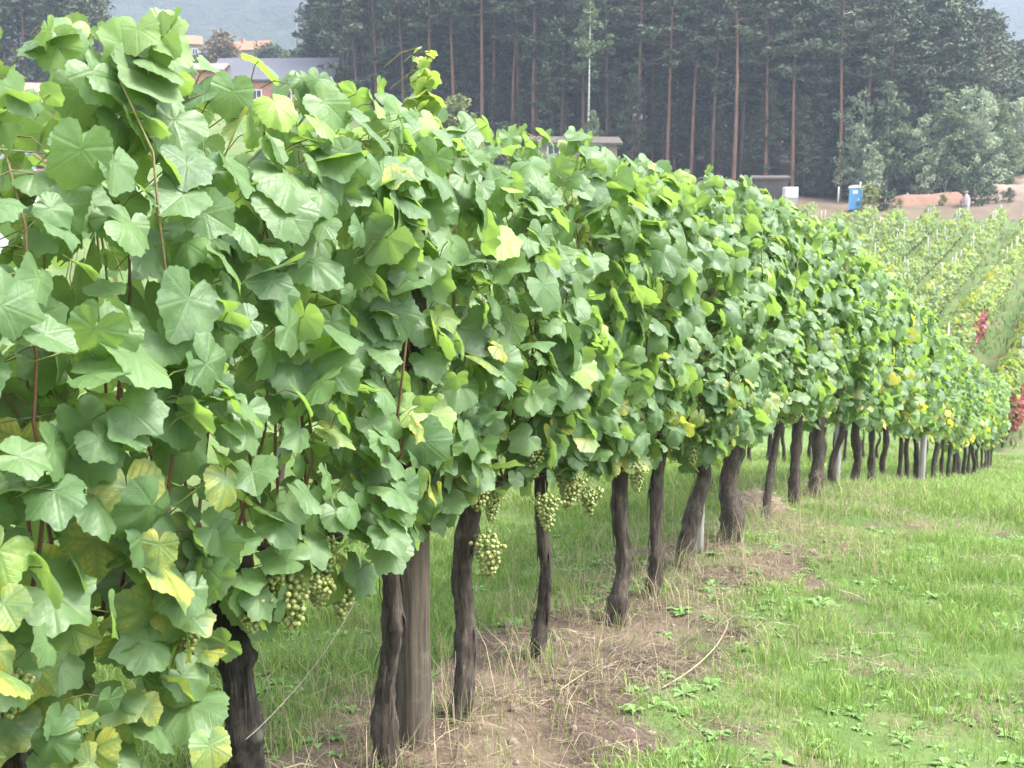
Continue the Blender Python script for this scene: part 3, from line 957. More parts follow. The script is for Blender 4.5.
# broad-leaved weeds in rosettes
wm = MB()
s, n, P = scatter(1.5, 14, -3.2, 1.4, 120)
k = (cover(s, n)[0] > .3) & (fbm(s * .8, n * .8 + 3, 89) > .40)
for p in P[k]:
    nl = RNG.integers(5, 10); sz = RNG.uniform(.012, .03) if RNG.random() < .7 else RNG.uniform(.03, .065)
    for j in range(nl):
        a = RNG.uniform(0, 6.28); d = np.array([math.cos(a), math.sin(a), 0]); q = np.array([-d[1], d[0], 0])
        el = RNG.uniform(.15, .7); L = sz * RNG.uniform(.7, 1.25); w = L * RNG.uniform(.16, .30)
        V = np.array([p, p + (d * .45 + UP * el * .5) * L + q * w, p + (d * .5 + UP * el * .45) * L, p + (d * .45 + UP * el * .5) * L - q * w, p + (d * 1.0 + UP * el * .35) * L])
        wm.add(V, [[[0, 1, 2], [0, 2, 3], [2, 1, 4], [2, 4, 3]]], np.array([.15, .27, .075]) * RNG.uniform(.75, 1.3))
tag(wm.build('weeds', M['grass'], smooth=False), "low broad-leaved weeds scattered through the grass", 'weeds', kind='stuff')

# prunings and straw lying on the bare strip
M['straw'] = simple("dry_straw", (.42, .35, .23), (.22, .16, .10), 14, .9)
sm = MB()
s, n, P = scatter(1.4, 11, ROW_N - .8, ROW_N + 3.0, 2800)
k = RNG.random(len(s)) < np.clip(1.15 - cover(s, n)[0] * 1.15, .02, 1) * np.clip((fbm(P[:, 0] * 4, P[:, 1] * 4, 97) - .3) * 2.5, .1, 1)
P = P[k]; m_ = len(P)
a_ = RNG.uniform(0, 2 * np.pi, m_); L_ = RNG.uniform(.012, .075, (m_, 1)) * np.where(RNG.random((m_, 1)) < .06, 2.4, 1); w_ = RNG.uniform(.0006, .0017, (m_, 1))
d_ = np.stack([np.cos(a_), np.sin(a_), RNG.normal(0, .22, m_)], -1); q_ = np.stack([-np.sin(a_), np.cos(a_), RNG.normal(0, .5, m_)], -1)
c_ = P + UP * RNG.uniform(.003, .022, (m_, 1)); bow = UP * RNG.normal(.004, .006, (m_, 1))
V = np.stack([c_ - d_ * L_ - q_ * w_, c_ - d_ * L_ + q_ * w_, c_ + bow + q_ * w_, c_ + bow - q_ * w_, c_ + d_ * L_ + q_ * w_ * .6, c_ + d_ * L_ - q_ * w_ * .6], 1).reshape(-1, 3)
tone = RNG.random((m_, 1)) ** 2.2 * .8; cc = np.array([.40, .33, .22]) * tone + np.array([.10, .072, .055]) * (1 - tone)
i_ = (np.arange(m_) * 6)[:, None]
sm.add(V, [i_ + np.array([[0, 1, 2, 3]]), i_ + np.array([[3, 2, 4, 5]])], np.repeat(cc, 6, 0))
tag(sm.build('straw_litter', M['grass'], smooth=False), "dry straw and prunings lying on the bare strip", 'straw litter', kind='stuff')

M['clod'] = simple("soil_clod", (.20, .15, .12), (.12, .09, .072), 40, .95, .6)
cm = MB()
s, n, P = scatter(1.4, 9, ROW_N - .6, ROW_N + .9, 45)
k = (cover(s, n)[0] < .42)
for p in P[k]:
    r = RNG.uniform(.004, .017)
    cm.add(ICO_V * r * RNG.uniform(.6, 1.3, 3) * (1 + RNG.normal(0, .13, (len(ICO_V), 1))) + p, [ICO_F])
tag(cm.build('soil_clods', M['clod']), "crumbled brown soil clods on the bare strip", 'soil clods', kind='stuff')

M['cane'] = simple("dry_cane", (.27, .215, .145), (.18, .135, .085), 20, .8)


def cane(pts, r, label):
    W_ = []
    for px, py, up in pts:
        a, b = ray(px, py); Y = 4.0
        for _ in range(12):
            x = a * Y; s_, n_ = xy_sn(x, Y); zg = float(ground_height(np.array([s_]), np.array([n_]))[0]) + up
            Y = (zg - CAM_Z) / b
        W_.append([a * Y, Y, zg])
    b_ = MB(); V, Fs = tube(spline(np.array(W_), 24), np.linspace(r, r * .5, 24), 7); b_.add(V, Fs)
    return tag(b_.build('dry_cane', M['cane']), label, 'cane')


cane([(662, 688, .015), (688, 672, .03), (708, 655, .045), (720, 640, .06), (728, 622, .09), (720, 612, .12)], .0035, "bent pale dry vine cane lying on the bare soil")
cane([(560, 690, .02), (580, 676, .03), (600, 664, .02)], .0025, "short straight dry cane lying near the S-bent trunk")


def heap(px, py, w, h, label, mat):
    a, b = ray(px, py); Y = 7.0
    for _ in range(12):
        s_, n_ = xy_sn(a * Y, Y); Y = (float(terrain(s_, n_)) - CAM_Z) / b
    m = MB(); nr, na = 12, 36
    r, t = np.meshgrid(np.linspace(0, 1, nr), np.linspace(0, 2 * np.pi, na, endpoint=False), indexing='ij')
    x, y = r * np.cos(t) * w, r * np.sin(t) * w * .8
    z = h * (1 - r ** 2) ** 1.3 - .03 * (r > .95) + (fbm(x * 14, y * 14, 7) - .5) * .07
    i = np.arange(nr - 1)[:, None] * na; k = np.arange(na)[None]; k2 = (k + 1) % na
    m.add(np.stack([x, y, z], -1).reshape(-1, 3), [np.stack([i + k, i + na + k, i + na + k2, i + k2], -1).reshape(-1, 4)])
    for _ in range(500):
        q = RNG.random() ** .5; a2 = RNG.uniform(0, 6.28); p = np.array([math.cos(a2) * q * w, math.sin(a2) * q * w * .8, h * (1 - q * q) ** 1.3 + .005])
        d = RNG.normal(0, 1, 3) * [1, 1, .3]; d = d / np.linalg.norm(d) * RNG.uniform(.03, .11)
        V, Fs = tube(np.array([p - d, p, p + d]) + UP * .012, .0018, 3, False); m.add(V, Fs)
    o = m.build('straw_heap', mat); x, y = a * Y, Y; o.location = (x, y, ground_z(x, y))
    return tag(o, label, 'heap')


M['straw_pale'] = simple("pale_straw", (.42, .34, .26), (.30, .23, .17), 30, .95, .5)
heap(757, 513, .20, .13, "small pale heap of cut straw beside the slanting thin trunk", M['straw_pale'])

# ------------------------------------------------------------------ hillside vineyard across the dip
def hill_vine(seed, red=False, lod=2, nl=230, r=.04):
    g = np.random.default_rng(seed)
    root = thing('grape_vine', "x", 'vine', (0, 0, 0))
    b = MB(); V, Fs = trunk_mesh(np.array([[0, 0, -.05], [.02, .01, .3], [g.normal(0, .04), 0, .62], [0, g.normal(0, .04), .95]]), [r, r * .8, r * .7, r * .5], 't', None, 6, 8, seed)
    b.add(V, Fs); b.build('trunk', M['bark'], root)
    ls = RNG.uniform(-.72, .72, nl); f = RNG.beta(1.2, 1.05, nl)
    zt = 2.05 + .15 * np.sin(ls * 5 + seed); z = .5 + f * (zt - .5)
    side = np.where(RNG.random(nl) < .6, 1.0, -1.0)
    off = side * half_width(f) * 1.75 * (1 - np.clip(np.abs(RNG.normal(0, .4, nl)), 0, 1.3))
    pos = UR[None] * ls[:, None] + NR[None] * off[:, None] + UP * z[:, None]
    nrm, tip = rand_frames(nl, side)
    col = np.zeros((nl, 3)); col[:, 0] = RNG.random(nl); col[:, 1] = np.where(RNG.random(nl) < np.interp(f, [0, .75, 1], [.05, .08, .32]), RNG.uniform(.2, .6, nl), 0)
    if red: col[:, 0] = np.where(f > .78, .2, np.clip(RNG.normal(.62, .25, nl), 0, 1)); col[:, 1] *= (f > .7)
    q = MB(); add_leaves(q, pos, nrm, tip, np.clip(RNG.normal(.16, .03, nl), .08, .22) * (1.0 if lod == 2 else 1.5), col, lod)
    q.build('foliage', [M['leaf_red'] if red else M['leaf_hill']], root)
    return root


H_NEAR = [hill_vine(700 + k, False, 2, 250) for k in range(4)]
H_RED = [hill_vine(720 + k, True, 2, 250) for k in range(3)]
H_FAR = [hill_vine(740 + k, False, 3, 120) for k in range(5)]
used = set(); count = 0
EDGE_X = [780, 800, 860, 900, 1000, 1030]; EDGE_Y = [205, 215, 245, 300, 425, 470]


def place_proto(protos, loc, rz, label, group, scale):
    global count
    p = random.choice(protos)
    if p.name not in used:
        used.add(p.name); p.location = loc; p.rotation_euler = (0, 0, rz); p.scale = (scale,) * 3; p["label"] = label; p["group"] = group
        return p
    return copy_thing(p, loc, rz, scale, label, group)


for k in range(11):
    n = -1.95 - 2.3 * k
    s = 31.6 + (0 if k == 0 else (4 if k < 4 else 6))
    while s < 90:
        x, y = sn_xy(s, n); z = ground_z(x, y)
        (px,), (py,), _ = proj([x, y, z + 1.9])
        (_,), (pb,), _ = proj([x, y, z])
        vis = px < 1075 and px > 790 and py < np.interp(px, EDGE_X, EDGE_Y) + 22
        if vis:
            red = (k == 0 and s < 45) or (k == 1 and 42 < s < 47)
            far = s > 58
            rz = random.choice([0, math.pi]) + random.uniform(-.1, .1)
            sc = random.uniform(.88, 1.06) * (1 if s < 60 else random.uniform(.75, 1.05))
            loc = (x, y, z)
            if red: place_proto(H_RED, loc, 0, "red-leaved grape vine at the lower end of the hillside rows", "red-leaved vines", sc)
            elif far: place_proto(H_FAR, loc, rz, "small green grape vine high in the hillside rows below the wood", "upper hillside vines", sc)
            else: place_proto(H_NEAR, loc, rz, "yellow-topped grape vine in the lower hillside rows across the dip", "lower hillside vines", sc)
            count += 1
            if random.random() < .26:
                h = random.uniform(1.9, 2.4)
                b = MB(); V, Fs = tube(np.array([[0, 0, -.1], [.01, 0, h * .5], [random.uniform(-.05, .05), 0, h]]), [.04, .038, .032], 7); b.add(V, Fs)
                x2, y2 = sn_xy(s + .7, n); o = b.build('vineyard_stake', M['pale_post']); o.location = (x2, y2, ground_z(x2, y2))
                tag(o, "thin pale stake standing in the hillside vine rows", 'stake', "stakes of the hillside rows")
        s += 1.25
for lst in (H_NEAR, H_RED, H_FAR):
    for p in lst:
        if p.name not in used:
            for c in list(p.children): bpy.data.objects.remove(c)
            bpy.data.objects.remove(p)
print("hillside vines", count)

# ------------------------------------------------------------------ trees
def clump(mb, c, rad, n, size, shade, flat=.6, droop=0.0):
    d = norm(RNG.normal(0, 1, (n, 3))) * RNG.random((n, 1)) ** .5 * rad * np.array([1, 1, flat])
    p = c + d
    a = norm(RNG.normal(0, 1, (n, 3)) * np.array([1, 1, .6]) + np.array([0, 0, -droop])); b = norm(np.cross(a, RNG.normal(0, 1, (n, 3))))
    sz = size * RNG.uniform(.6, 1.4, (n, 1))
    V = np.stack([p - a * sz, p + b * sz * .38, p + a * sz, p - b * sz * .38], 1).reshape(-1, 3)
    k = (np.arange(n) * 4)[:, None]
    mb.add(V, [k + np.array([[0, 1, 2, 3]])], np.stack([np.repeat(np.clip(shade + RNG.normal(0, .2, n), 0, 1), 4)] * 3, -1))


def make_pine(seed, h, c0, spread=.16, bark='pine_bark', lean=0.0, per=15):
    g = np.random.default_rng(seed)
    root = thing('pine_tree', 'x', 'pine tree', (0, 0, 0))
    bend = g.normal(0, .25)
    P = np.array([[0, 0, -.5], [bend * .3, 0, h * .3], [bend + lean * .5, g.normal(0, .2), h * .62], [bend * .6 + lean, 0, h * .97]])
    SPN = spline(P, 22)
    b = MB(); V, Fs = tube(SPN, np.linspace(.21, .05, 22) * h / 21, 9); b.add(V, Fs)
    for k in range(9):                             # dead snags on the bare trunk
        q = g.uniform(.06, c0 + .05); i = int(q * 21); a = g.uniform(0, 6.28); L = g.uniform(.5, 1.7)
        V, Fs = tube(np.array([SPN[i], SPN[i] + np.array([math.cos(a), math.sin(a), -.12]) * L]), [.03, .012], 4, False); b.add(V, Fs)
    b.build('trunk', M[bark], root)
    f = MB(); w = MB(); nb = int(36 * (1 - c0) / .5)
    for k in range(nb):
        q = c0 + (1 - c0) * ((k + g.random()) / nb) ** .9
        i = q * 21; p0 = np.array([np.interp(i, np.arange(22), SPN[:, j]) for j in range(3)])
        rel = (q - c0) / (1 - c0)
        L = spread * h * np.interp(rel, [0, .2, .55, .85, 1], [.75, 1, .85, .5, .15]) * g.uniform(.65, 1.25)
        a = k * 2.4 + g.normal(0, .4); up = np.interp(rel, [0, .5, 1], [-.05, .2, .9]) + g.normal(0, .12)
        d = norm(np.array([math.cos(a), math.sin(a), up]))
        V, Fs = tube(np.array([p0, p0 + d * L * .6, p0 + d * L]), [.06, .035, .015], 4, False); w.add(V, Fs)
        for t in np.linspace(.4, 1.02, 5):
            sh = g.uniform(.0, .95) * (.6 + .5 * rel)  # upper clumps lighter: crown shading painted into the needle colour
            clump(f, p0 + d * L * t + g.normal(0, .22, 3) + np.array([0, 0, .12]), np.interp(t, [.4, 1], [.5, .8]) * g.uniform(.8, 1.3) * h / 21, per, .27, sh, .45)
    f.build('crown', M['pine_needles'], root); w.build('branch', M[bark], root)
    return root


def make_broadleaf(seed, h, w, mat, bark, name, cat, nclump=120, per=26, size=.2, low=.1, droop=.4, rtrunk=.08, limbs=True):
    g = np.random.default_rng(seed)
    root = thing(name, 'x', cat, (0, 0, 0))
    P = spline(np.array([[0, 0, -.3], [g.normal(0, .12), g.normal(0, .12), h * .4], [g.normal(0, .2), g.normal(0, .2), h * .92]]), 14)
    b = MB(); V, Fs = tube(P, np.linspace(rtrunk, rtrunk * .25, 14), 7); b.add(V, Fs)
    f = MB()
    lobes = [(g.normal(0, .25) * w, g.normal(0, .25) * w, g.uniform(low + .15, .85) * h, g.uniform(.4, .7) * w) for _ in range(9)]
    for k in range(nclump):
        if g.random() < .55:
            lx, ly, lz, lr = lobes[g.integers(len(lobes))]
            c = np.array([lx, ly, lz]) + norm(g.normal(0, 1, 3)) * lr * g.random() ** .4 * np.array([1, 1, 1.2])
        else:
            q = low + (1 - low) * g.random(); rr = w * np.interp(q, [low, low + .25, .6, 1], [.6, 1, .85, .12]) * g.random() ** .5
            a = g.uniform(0, 6.28); c = np.array([math.cos(a) * rr, math.sin(a) * rr, q * h])
        c[2] = np.clip(c[2], low * h, h)
        if k % 6 == 0 and limbs:
            i = min(12, int(c[2] / h * 12)); V, Fs = tube(np.array([P[max(0, i - 2)], (P[i] + c) / 2, c]), [rtrunk * .35, rtrunk * .22, .012], 4, False); b.add(V, Fs)
        clump(f, c, w * .24 * g.uniform(.6, 1.3), per, size, g.uniform(.05, .85), .8, droop)
    b.build('trunk', M[bark], root); f.build('crown', M[mat], root)
    return root


def put(root, x, y, rz=0, sc=1.0, label=None, group=None, dz=0.0, tilt=(0, 0)):
    if root.name not in used:
        used.add(root.name)
        root.location = (x, y, ground_z(x, y) + dz); root.rotation_euler = (tilt[0], tilt[1], rz); root.scale = (sc,) * 3
        root["label"] = label
        if group: root["group"] = group
        return root
    return copy_thing(root, (x, y, ground_z(x, y) + dz), rz, sc, label, group, tilt)


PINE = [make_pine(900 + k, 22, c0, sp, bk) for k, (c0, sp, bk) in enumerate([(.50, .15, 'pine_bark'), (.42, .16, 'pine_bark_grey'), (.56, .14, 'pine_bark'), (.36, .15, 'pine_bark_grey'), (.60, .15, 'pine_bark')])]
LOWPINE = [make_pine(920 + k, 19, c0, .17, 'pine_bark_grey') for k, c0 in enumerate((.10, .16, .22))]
BIRCH = [make_broadleaf(940 + k, 9.5, 2.3, 'willow_leaf' if k != 1 else 'birch_leaf', 'birch_bark', 'birch_tree', 'birch tree', 150, 26, .20, .06, .6) for k in range(3)]
BUSH = make_broadleaf(950, 2.6, 1.5, 'dark_leaf', 'wood_bark', 'bush', 'bush', 60, 24, .13, .05, 0, .04)
YBUSH = make_broadleaf(951, 2.4, 1.3, 'yellow_leaf', 'wood_bark', 'bush', 'bush', 60, 24, .13, .05, 0, .04)
ROUND = [make_broadleaf(960 + k, 8, 3.6, mt, 'wood_bark', 'broadleaf_tree', 'broadleaf tree', 150, 26, .26, .08, .1, .14) for k, mt in enumerate(('birch_leaf', 'dark_leaf', 'brown_leaf', 'yellow_leaf'))]

# the wood's edge: five ranks of pines
edge = lambda px: np.interp(px, [330, 480, 650, 830, 1000], [128, 124, 117, 113, 114])
npine = 0
for rank in range(6):
    px = 346 + random.uniform(0, 12)
    while px < 992:
        Y = edge(px) + rank * 4.2 + random.uniform(-1.6, 1.6)
        X = ray(px, 150)[0] * Y
        low = (px < 490 and rank < 2 and random.random() < .55) or (px > 835 and rank < 3 and random.random() < .6)
        proto = random.choice(LOWPINE) if low else random.choice(PINE)
        sc = random.uniform(.93, 1.12)
        if px > 955: sc = random.uniform(.82, .9)
        if px > 835 and low: sc *= .95
        put(proto, X, Y, random.uniform(0, 6.28), sc, "pine with dark crown reaching low at the wood's edge" if low else "tall pine with bare trunk standing in the dense wood", "low-crowned pines of the wood" if low else "tall pines of the wood", tilt=(random.gauss(0, .02), random.gauss(0, .02)))
        npine += 1
        px += random.uniform(17, 31) if rank < 5 else random.uniform(14, 24)
for k in range(120):
    Y = random.uniform(141, 190); px = random.uniform(315, 985)
    put(random.choice(LOWPINE), ray(px, 130)[0] * Y, Y, random.uniform(0, 6.28), random.uniform(.95, 1.25) if px < 930 else .85, "pine with dark crown deep inside the wood", "pines deep inside the wood")
for k in range(44):
    px = random.uniform(350, 840); Y = edge(px) + random.uniform(-2, 9)
    put(random.choice(LOWPINE), ray(px, 130)[0] * Y, Y, random.uniform(0, 6.28), random.uniform(.25, .68), "young low pine growing between the tall bare trunks", "young pines of the wood")
# pines behind the village, upper corner
for k in range(30):
    Y = random.uniform(135, 175); px = random.uniform(-70, 92) if k < 27 else random.uniform(95, 112)
    put(random.choice(LOWPINE + PINE[:1]), ray(px, 60)[0] * Y, Y, random.uniform(0, 6.28), random.uniform(.85, 1.1) if px < 90 else .7, "dark pine in the grove behind the houses", "pines behind the houses")
print("pines", npine)

big = make_pine(990, 23, .62, .14, 'pine_bark', lean=-.9); X = ray(734, 150)[0] * 112.5
put(big, X, 112.5, 0, 1.06, "leaning orange-barked pine, thickest trunk at the wood's edge", None)
og = make_pine(991, 23, .66, .13, 'pine_bark'); X = ray(533, 130)[0] * 120
put(og, X, 120, 1.0, 1.03, "straight orange-barked pine near the white-stemmed birch", None)

wb = make_broadleaf(970, 17, 1.9, 'birch_leaf', 'birch_bark', 'birch_tree', 'birch tree', 75, 26, .22, .52, .7, .15, False)
put(wb, ray(588, 120)[0] * 113, 113, 0, 1.0, "slender birch with gleaming white stem before the dark pines", None)

labs = ["grey-green birch with drooping crown at the edge of the pine wood", "young birch behind the fence posts by the red earth bank"]
for k, (px, Y, sc) in enumerate([(858, 111, 1.10), (885, 110, 1.18), (905, 112, .95), (925, 109, .85), (945, 109, 1.05), (962, 110, 1.12), (980, 109, 1.08), (998, 110, .98), (1015, 113, 1.0), (872, 108, .6), (935, 112, 1.15), (1030, 116, 1.2)]):
    put(BIRCH[k % 3], ray(px, 190)[0] * Y, Y, random.uniform(0, 6), sc, labs[0] if px < 915 else labs[1], "birches before the wood" if px < 915 else "birches behind the bank")
put(BIRCH[1], ray(592, 130)[0] * 110.5, 110.5, 1, .62, "small birch bush at the foot of the white-stemmed birch")
for px, Y, sc in [(1000, 135, 2.0), (1022, 138, 2.2), (1040, 132, 2.0), (1012, 150, 2.3)]:
    put(ROUND[0] if sc < 2.1 else ROUND[1], ray(px, 150)[0] * Y, Y, random.uniform(0, 6), sc * .9, "tall hazy broadleaf tree past the end of the pine wood", "trees past the wood")
put(YBUSH, ray(868, 208)[0] * 100, 100, 0, 1.0, "yellow-green bush beside the blue portable toilet")
put(BUSH, ray(884, 209)[0] * 101, 101, 0, .85, "dark green bush between the fence posts and red bank")
put(BUSH, ray(973, 212)[0] * 101, 101, 1, .95, "dark green bush by the pale sack at the red bank's end")
for px, sc in [(899, .35), (942, .42), (988, .75), (1008, .5)]:
    put(random.choice([BUSH, YBUSH]), ray(px, 210)[0] * 102.5, 102.5, px, sc, "small scrub bush growing along the foot of the red earth bank", "scrub bushes along the bank")
put(YBUSH, ray(455, 110)[0] * 112, 112, 2, 2.2, "yellowish shrub at the wood's foot, above the vine row")
put(BUSH, ray(505, 130)[0] * 108, 108, 2, 1.5, "dark shrub before the wood beside the low shed")
for px, py, Y, h, k, lab in [(160, 40, 180, 1.1, 1, "dark tree beside the orange-roofed house"), (222, 30, 175, 1.35, 2, "brownish tree rising behind the brick houses"), (268, 40, 190, 1.2, 1, "dark rounded tree behind the grey-roofed brick house"),
                        (292, 40, 185, 1.05, 3, "pale yellow-green tree behind the grey roof"), (318, 40, 172, 1.35, 0, "broad green tree behind the grey roof's end"), (250, 45, 170, .8, 0, "small green tree close behind the brick house"), (190, 50, 160, .8, 1, "dark small tree between the two brick houses")]:
    P = at(px, py, Y)
    r_ = put(ROUND[k], P[0], P[1], random.uniform(0, 6), h, lab)

# ------------------------------------------------------------------ buildings beyond the row
def brick_mat():
    m, nt, N, L, p = new_mat("red_brick")
    tc = N.new("ShaderNodeTexCoord"); t = N.new("ShaderNodeTexBrick"); L.new(tc.outputs["Object"], t.inputs[0])
    mp = N.new("ShaderNodeMapping"); mp.inputs["Rotation"].default_value = (math.pi / 2, 0, 0); L.new(tc.outputs["Object"], mp.inputs[0]); L.new(mp.outputs[0], t.inputs[0])
    t.inputs["Scale"].default_value = 3.5; t.inputs["Color1"].default_value = (.36, .12, .085, 1); t.inputs["Color2"].default_value = (.44, .17, .12, 1); t.inputs["Mortar"].default_value = (.45, .38, .33, 1)
    nz = noise_tex(nt, 1.5, 4); c = mix_rgb(nt, maprange(nt, nz.outputs["Fac"], .4, .6, 0, .35), t.outputs[0], (.28, .10, .08))
    L.new(c, p.inputs["Base Color"]); p.inputs["Roughness"].default_value = .9
    return m


M['brick'] = brick_mat()
M['roof_grey'] = simple("grey_roof_sheet", (.085, .085, .105), (.065, .065, .082), 2, .6, stretch=(6, 1, 1))
M['roof_orange'] = simple("orange_roof_tile", (.28, .12, .07), (.2, .09, .05), 5, .85)
M['roof_brown'] = simple("brown_pink_roof", (.27, .15, .13), (.22, .12, .10), 3, .8)
M['render'] = simple("pale_render", (.34, .30, .26), (.28, .25, .21), 1.5, .9)
M['white'] = simple("white_paint", (.78, .78, .78), (.7, .7, .7), 1.5, .5)
M['glass'] = simple("dark_window_glass", (.03, .035, .04), (.05, .055, .06), 2, .08)
M['dark_wood'] = simple("dark_boards", (.085, .065, .055), (.05, .04, .035), 3, .85, stretch=(1, 1, .2))
M['shed_wall'] = simple("pinkish_board_wall", (.27, .20, .18), (.2, .155, .14), 3, .85)


def house(name, label, cat, px, py_eave, Y, L, D, hw, rise, wall, roof, rz=0.0, windows=3, chimney=True, over=.35):
    P = at(px, py_eave, Y); zb = P[2] - hw
    root = thing(name, label, cat, (P[0], P[1], zb), rz)
    b = MB()
    x0, x1, y0, y1 = -L / 2, L / 2, -D / 2, D / 2
    V = np.array([[x0, y0, -3], [x1, y0, -3], [x1, y1, -3], [x0, y1, -3], [x0, y0, hw], [x1, y0, hw], [x1, y1, hw], [x0, y1, hw], [x0, 0, hw + rise], [x1, 0, hw + rise]], float)
    b.add(V, [[[0, 1, 5, 4], [2, 3, 7, 6]], [[1, 2, 6, 9, 5], [3, 0, 4, 8, 7]]])
    b.build('wall', M[wall], root, smooth=False)
    r = MB(); t = .18; sl = rise / (D / 2); e = over
    for sg in (-1, 1):
        yo = sg * (D / 2 + e); zo = hw - e * sl
        V = np.array([[x0 - e, yo, zo + .02], [x1 + e, yo, zo + .02], [x1 + e, 0, hw + rise + .02], [x0 - e, 0, hw + rise + .02]])
        V2 = V + np.array([0, 0, t]); VV = np.concatenate([V, V2])
        if sg > 0: VV[:, 1] = np.where(np.abs(VV[:, 1]) < 1e-6, .003, VV[:, 1])
        r.add(VV, [[[0, 1, 2, 3], [4, 7, 6, 5], [0, 4, 5, 1], [2, 6, 7, 3], [1, 5, 6, 2], [0, 3, 7, 4]]])
    ro = r.build('roof', M[roof], root, smooth=False)
    if chimney:
        c = MB(); cx = -L * .32; V, Fs = box(cx - .35, cx + .35, .5, 1.2, hw + rise * .5, hw + rise + .8); c.add(V, Fs); c.build('chimney', M['brick'], ro, smooth=False)
    for k in range(windows):
        cx = x0 + (k + .5) / windows * L
        wf = MB()
        for (a0, a1, c0, c1) in [(cx - .6, cx - .5, .9, 2.1), (cx + .5, cx + .6, .9, 2.1), (cx - .5, cx + .5, 2.0, 2.1), (cx - .5, cx + .5, .9, 1.0), (cx - .03, cx + .03, 1.0, 2.0)]:
            V, Fs = box(a0, a1, y0 - .06, y0 - .003, c0, c1); wf.add(V, Fs)
        wo = wf.build('window', M['white'], root, smooth=False)
        g = MB(); V, Fs = box(cx - .5, cx - .03, y0 - .03, y0 - .005, 1.0, 2.0); g.add(V, Fs); V, Fs = box(cx + .03, cx + .5, y0 - .03, y0 - .005, 1.0, 2.0); g.add(V, Fs)
        g.build('pane', M['glass'], wo, smooth=False)
    return root


house('brick_house', "red brick house with long grey roof above the vine row", 'house', 280, 84, 130, 13.4, 8, 3.2, 2.7, 'brick', 'roof_grey', rz=-.04, windows=4)
house('brick_house', "lower red brick house with dark window, joined to the grey-roofed house", 'house', 190, 74, 128, 8.2, 6, 3.6, 1.0, 'brick', 'roof_brown', rz=.05, windows=2, chimney=False)
house('brick_house', "brick house with brown-pink roof at the row's near end, among leaves", 'house', 40, 112, 95, 7, 6, 3.0, 2.2, 'brick', 'roof_brown', rz=.1, windows=2)
house('rendered_house', "far pale house with orange roof between dark trees", 'house', 188, 46, 230, 5, 6, 3.0, 1.9, 'render', 'roof_orange', rz=.3, windows=2)
house('rendered_house', "far orange-roofed house behind the grey roof", 'house', 252, 53, 215, 7, 7, 3.5, 2.0, 'render', 'roof_orange', rz=-.2, windows=2)
house('garden_shed', "low dark-roofed shed with pinkish wall at the wood's foot", 'shed', 572, 145, 107, 8.0, 4, 2.2, .6, 'shed_wall', 'dark_wood', rz=.08, windows=2, chimney=False, over=.5)
house('garden_hut', "small hut with dark flat roof beside the white square container", 'hut', 769, 180, 108, 3.2, 2.6, 2.2, .25, 'dark_wood', 'dark_wood', rz=-.05, windows=0, chimney=False, over=.2)
house('outbuilding', "small white-walled outbuilding beyond the leaves at the row's near end", 'outbuilding', 4, 165, 60, 2.2, 3, 2.2, .5, 'white', 'roof_grey', windows=1, chimney=False)

# utility pole behind the houses
P = at(297, 42, 185); b = MB(); V, Fs = tube(np.array([[0, 0, -3], [0, 0, 5.2]]), [.13, .1], 10); b.add(V, Fs)
root = thing('utility_pole', "slim pale utility pole rising behind the grey-roofed house", 'pole', P)
b.build('mast', M['pale_post'], root); b = MB(); V, Fs = box(-.7, .7, -.06, .06, 4.7, 4.85); b.add(V, Fs); b.build('crossarm', M['pale_post'], root, smooth=False)

# portable toilet
M['blue'] = simple("blue_plastic", (.17, .42, .68), (.15, .38, .63), 2, .45)
M['blue_dark'] = simple("blue_plastic_door", (.11, .35, .65), (.10, .31, .6), 2, .45)
P = at(855, 212, 101); gzt = ground_z(P[0], P[1])
root = thing('portable_toilet', "blue portable toilet with white domed roof below the birches", 'portable toilet', (P[0], P[1], gzt), -.35)
b = MB(); V, Fs = box(-.56, .56, -.56, .56, .1, 2.05); b.add(V, Fs); bevel(b.build('cabin', M['blue'], root, smooth=False), .05)
b = MB(); V, Fs = box(-.6, .6, -.6, .6, -.4, .09); b.add(V, Fs); bevel(b.build('base', M['dark_wood'], root, smooth=False), .03)
b = MB(); V, Fs = box(-.40, .40, -.62, -.565, .16, 1.92); b.add(V, Fs)
dr = bevel(b.build('door', M['blue_dark'], root, smooth=False), .015)
b = MB(); V, Fs = box(.24, .34, -.68, -.625, .95, 1.12); b.add(V, Fs); b.build('handle', M['white'], dr, smooth=False)
b = MB(); V, Fs = box(-.22, .22, -.65, -.625, 1.55, 1.85); b.add(V, Fs); b.build('notice_panel', M['white'], dr, smooth=False)
b = MB(); q = np.linspace(0, np.pi, 15); Vv = []
for yy in (-.64, .64):
    Vv += [[-.64 * math.cos(t), yy, 2.08 + .26 * math.sin(t) ** .8] for t in q] + [[.64, yy, 2.06], [-.64, yy, 2.06]]
n_ = 17; k = np.arange(n_); b.add(np.array(Vv), [np.stack([k, (k + 1) % n_, n_ + (k + 1) % n_, n_ + k], -1), [list(range(n_))[::-1]], [list(range(n_, 2 * n_))]])
b.build('roof', M['white'], root, smooth=False)
b = MB(); V, Fs = tube(np.array([[.35, .35, 2.1], [.35, .35, 2.62]]), .05, 10); b.add(V, Fs); b.build('vent_pipe', M['white'], root)

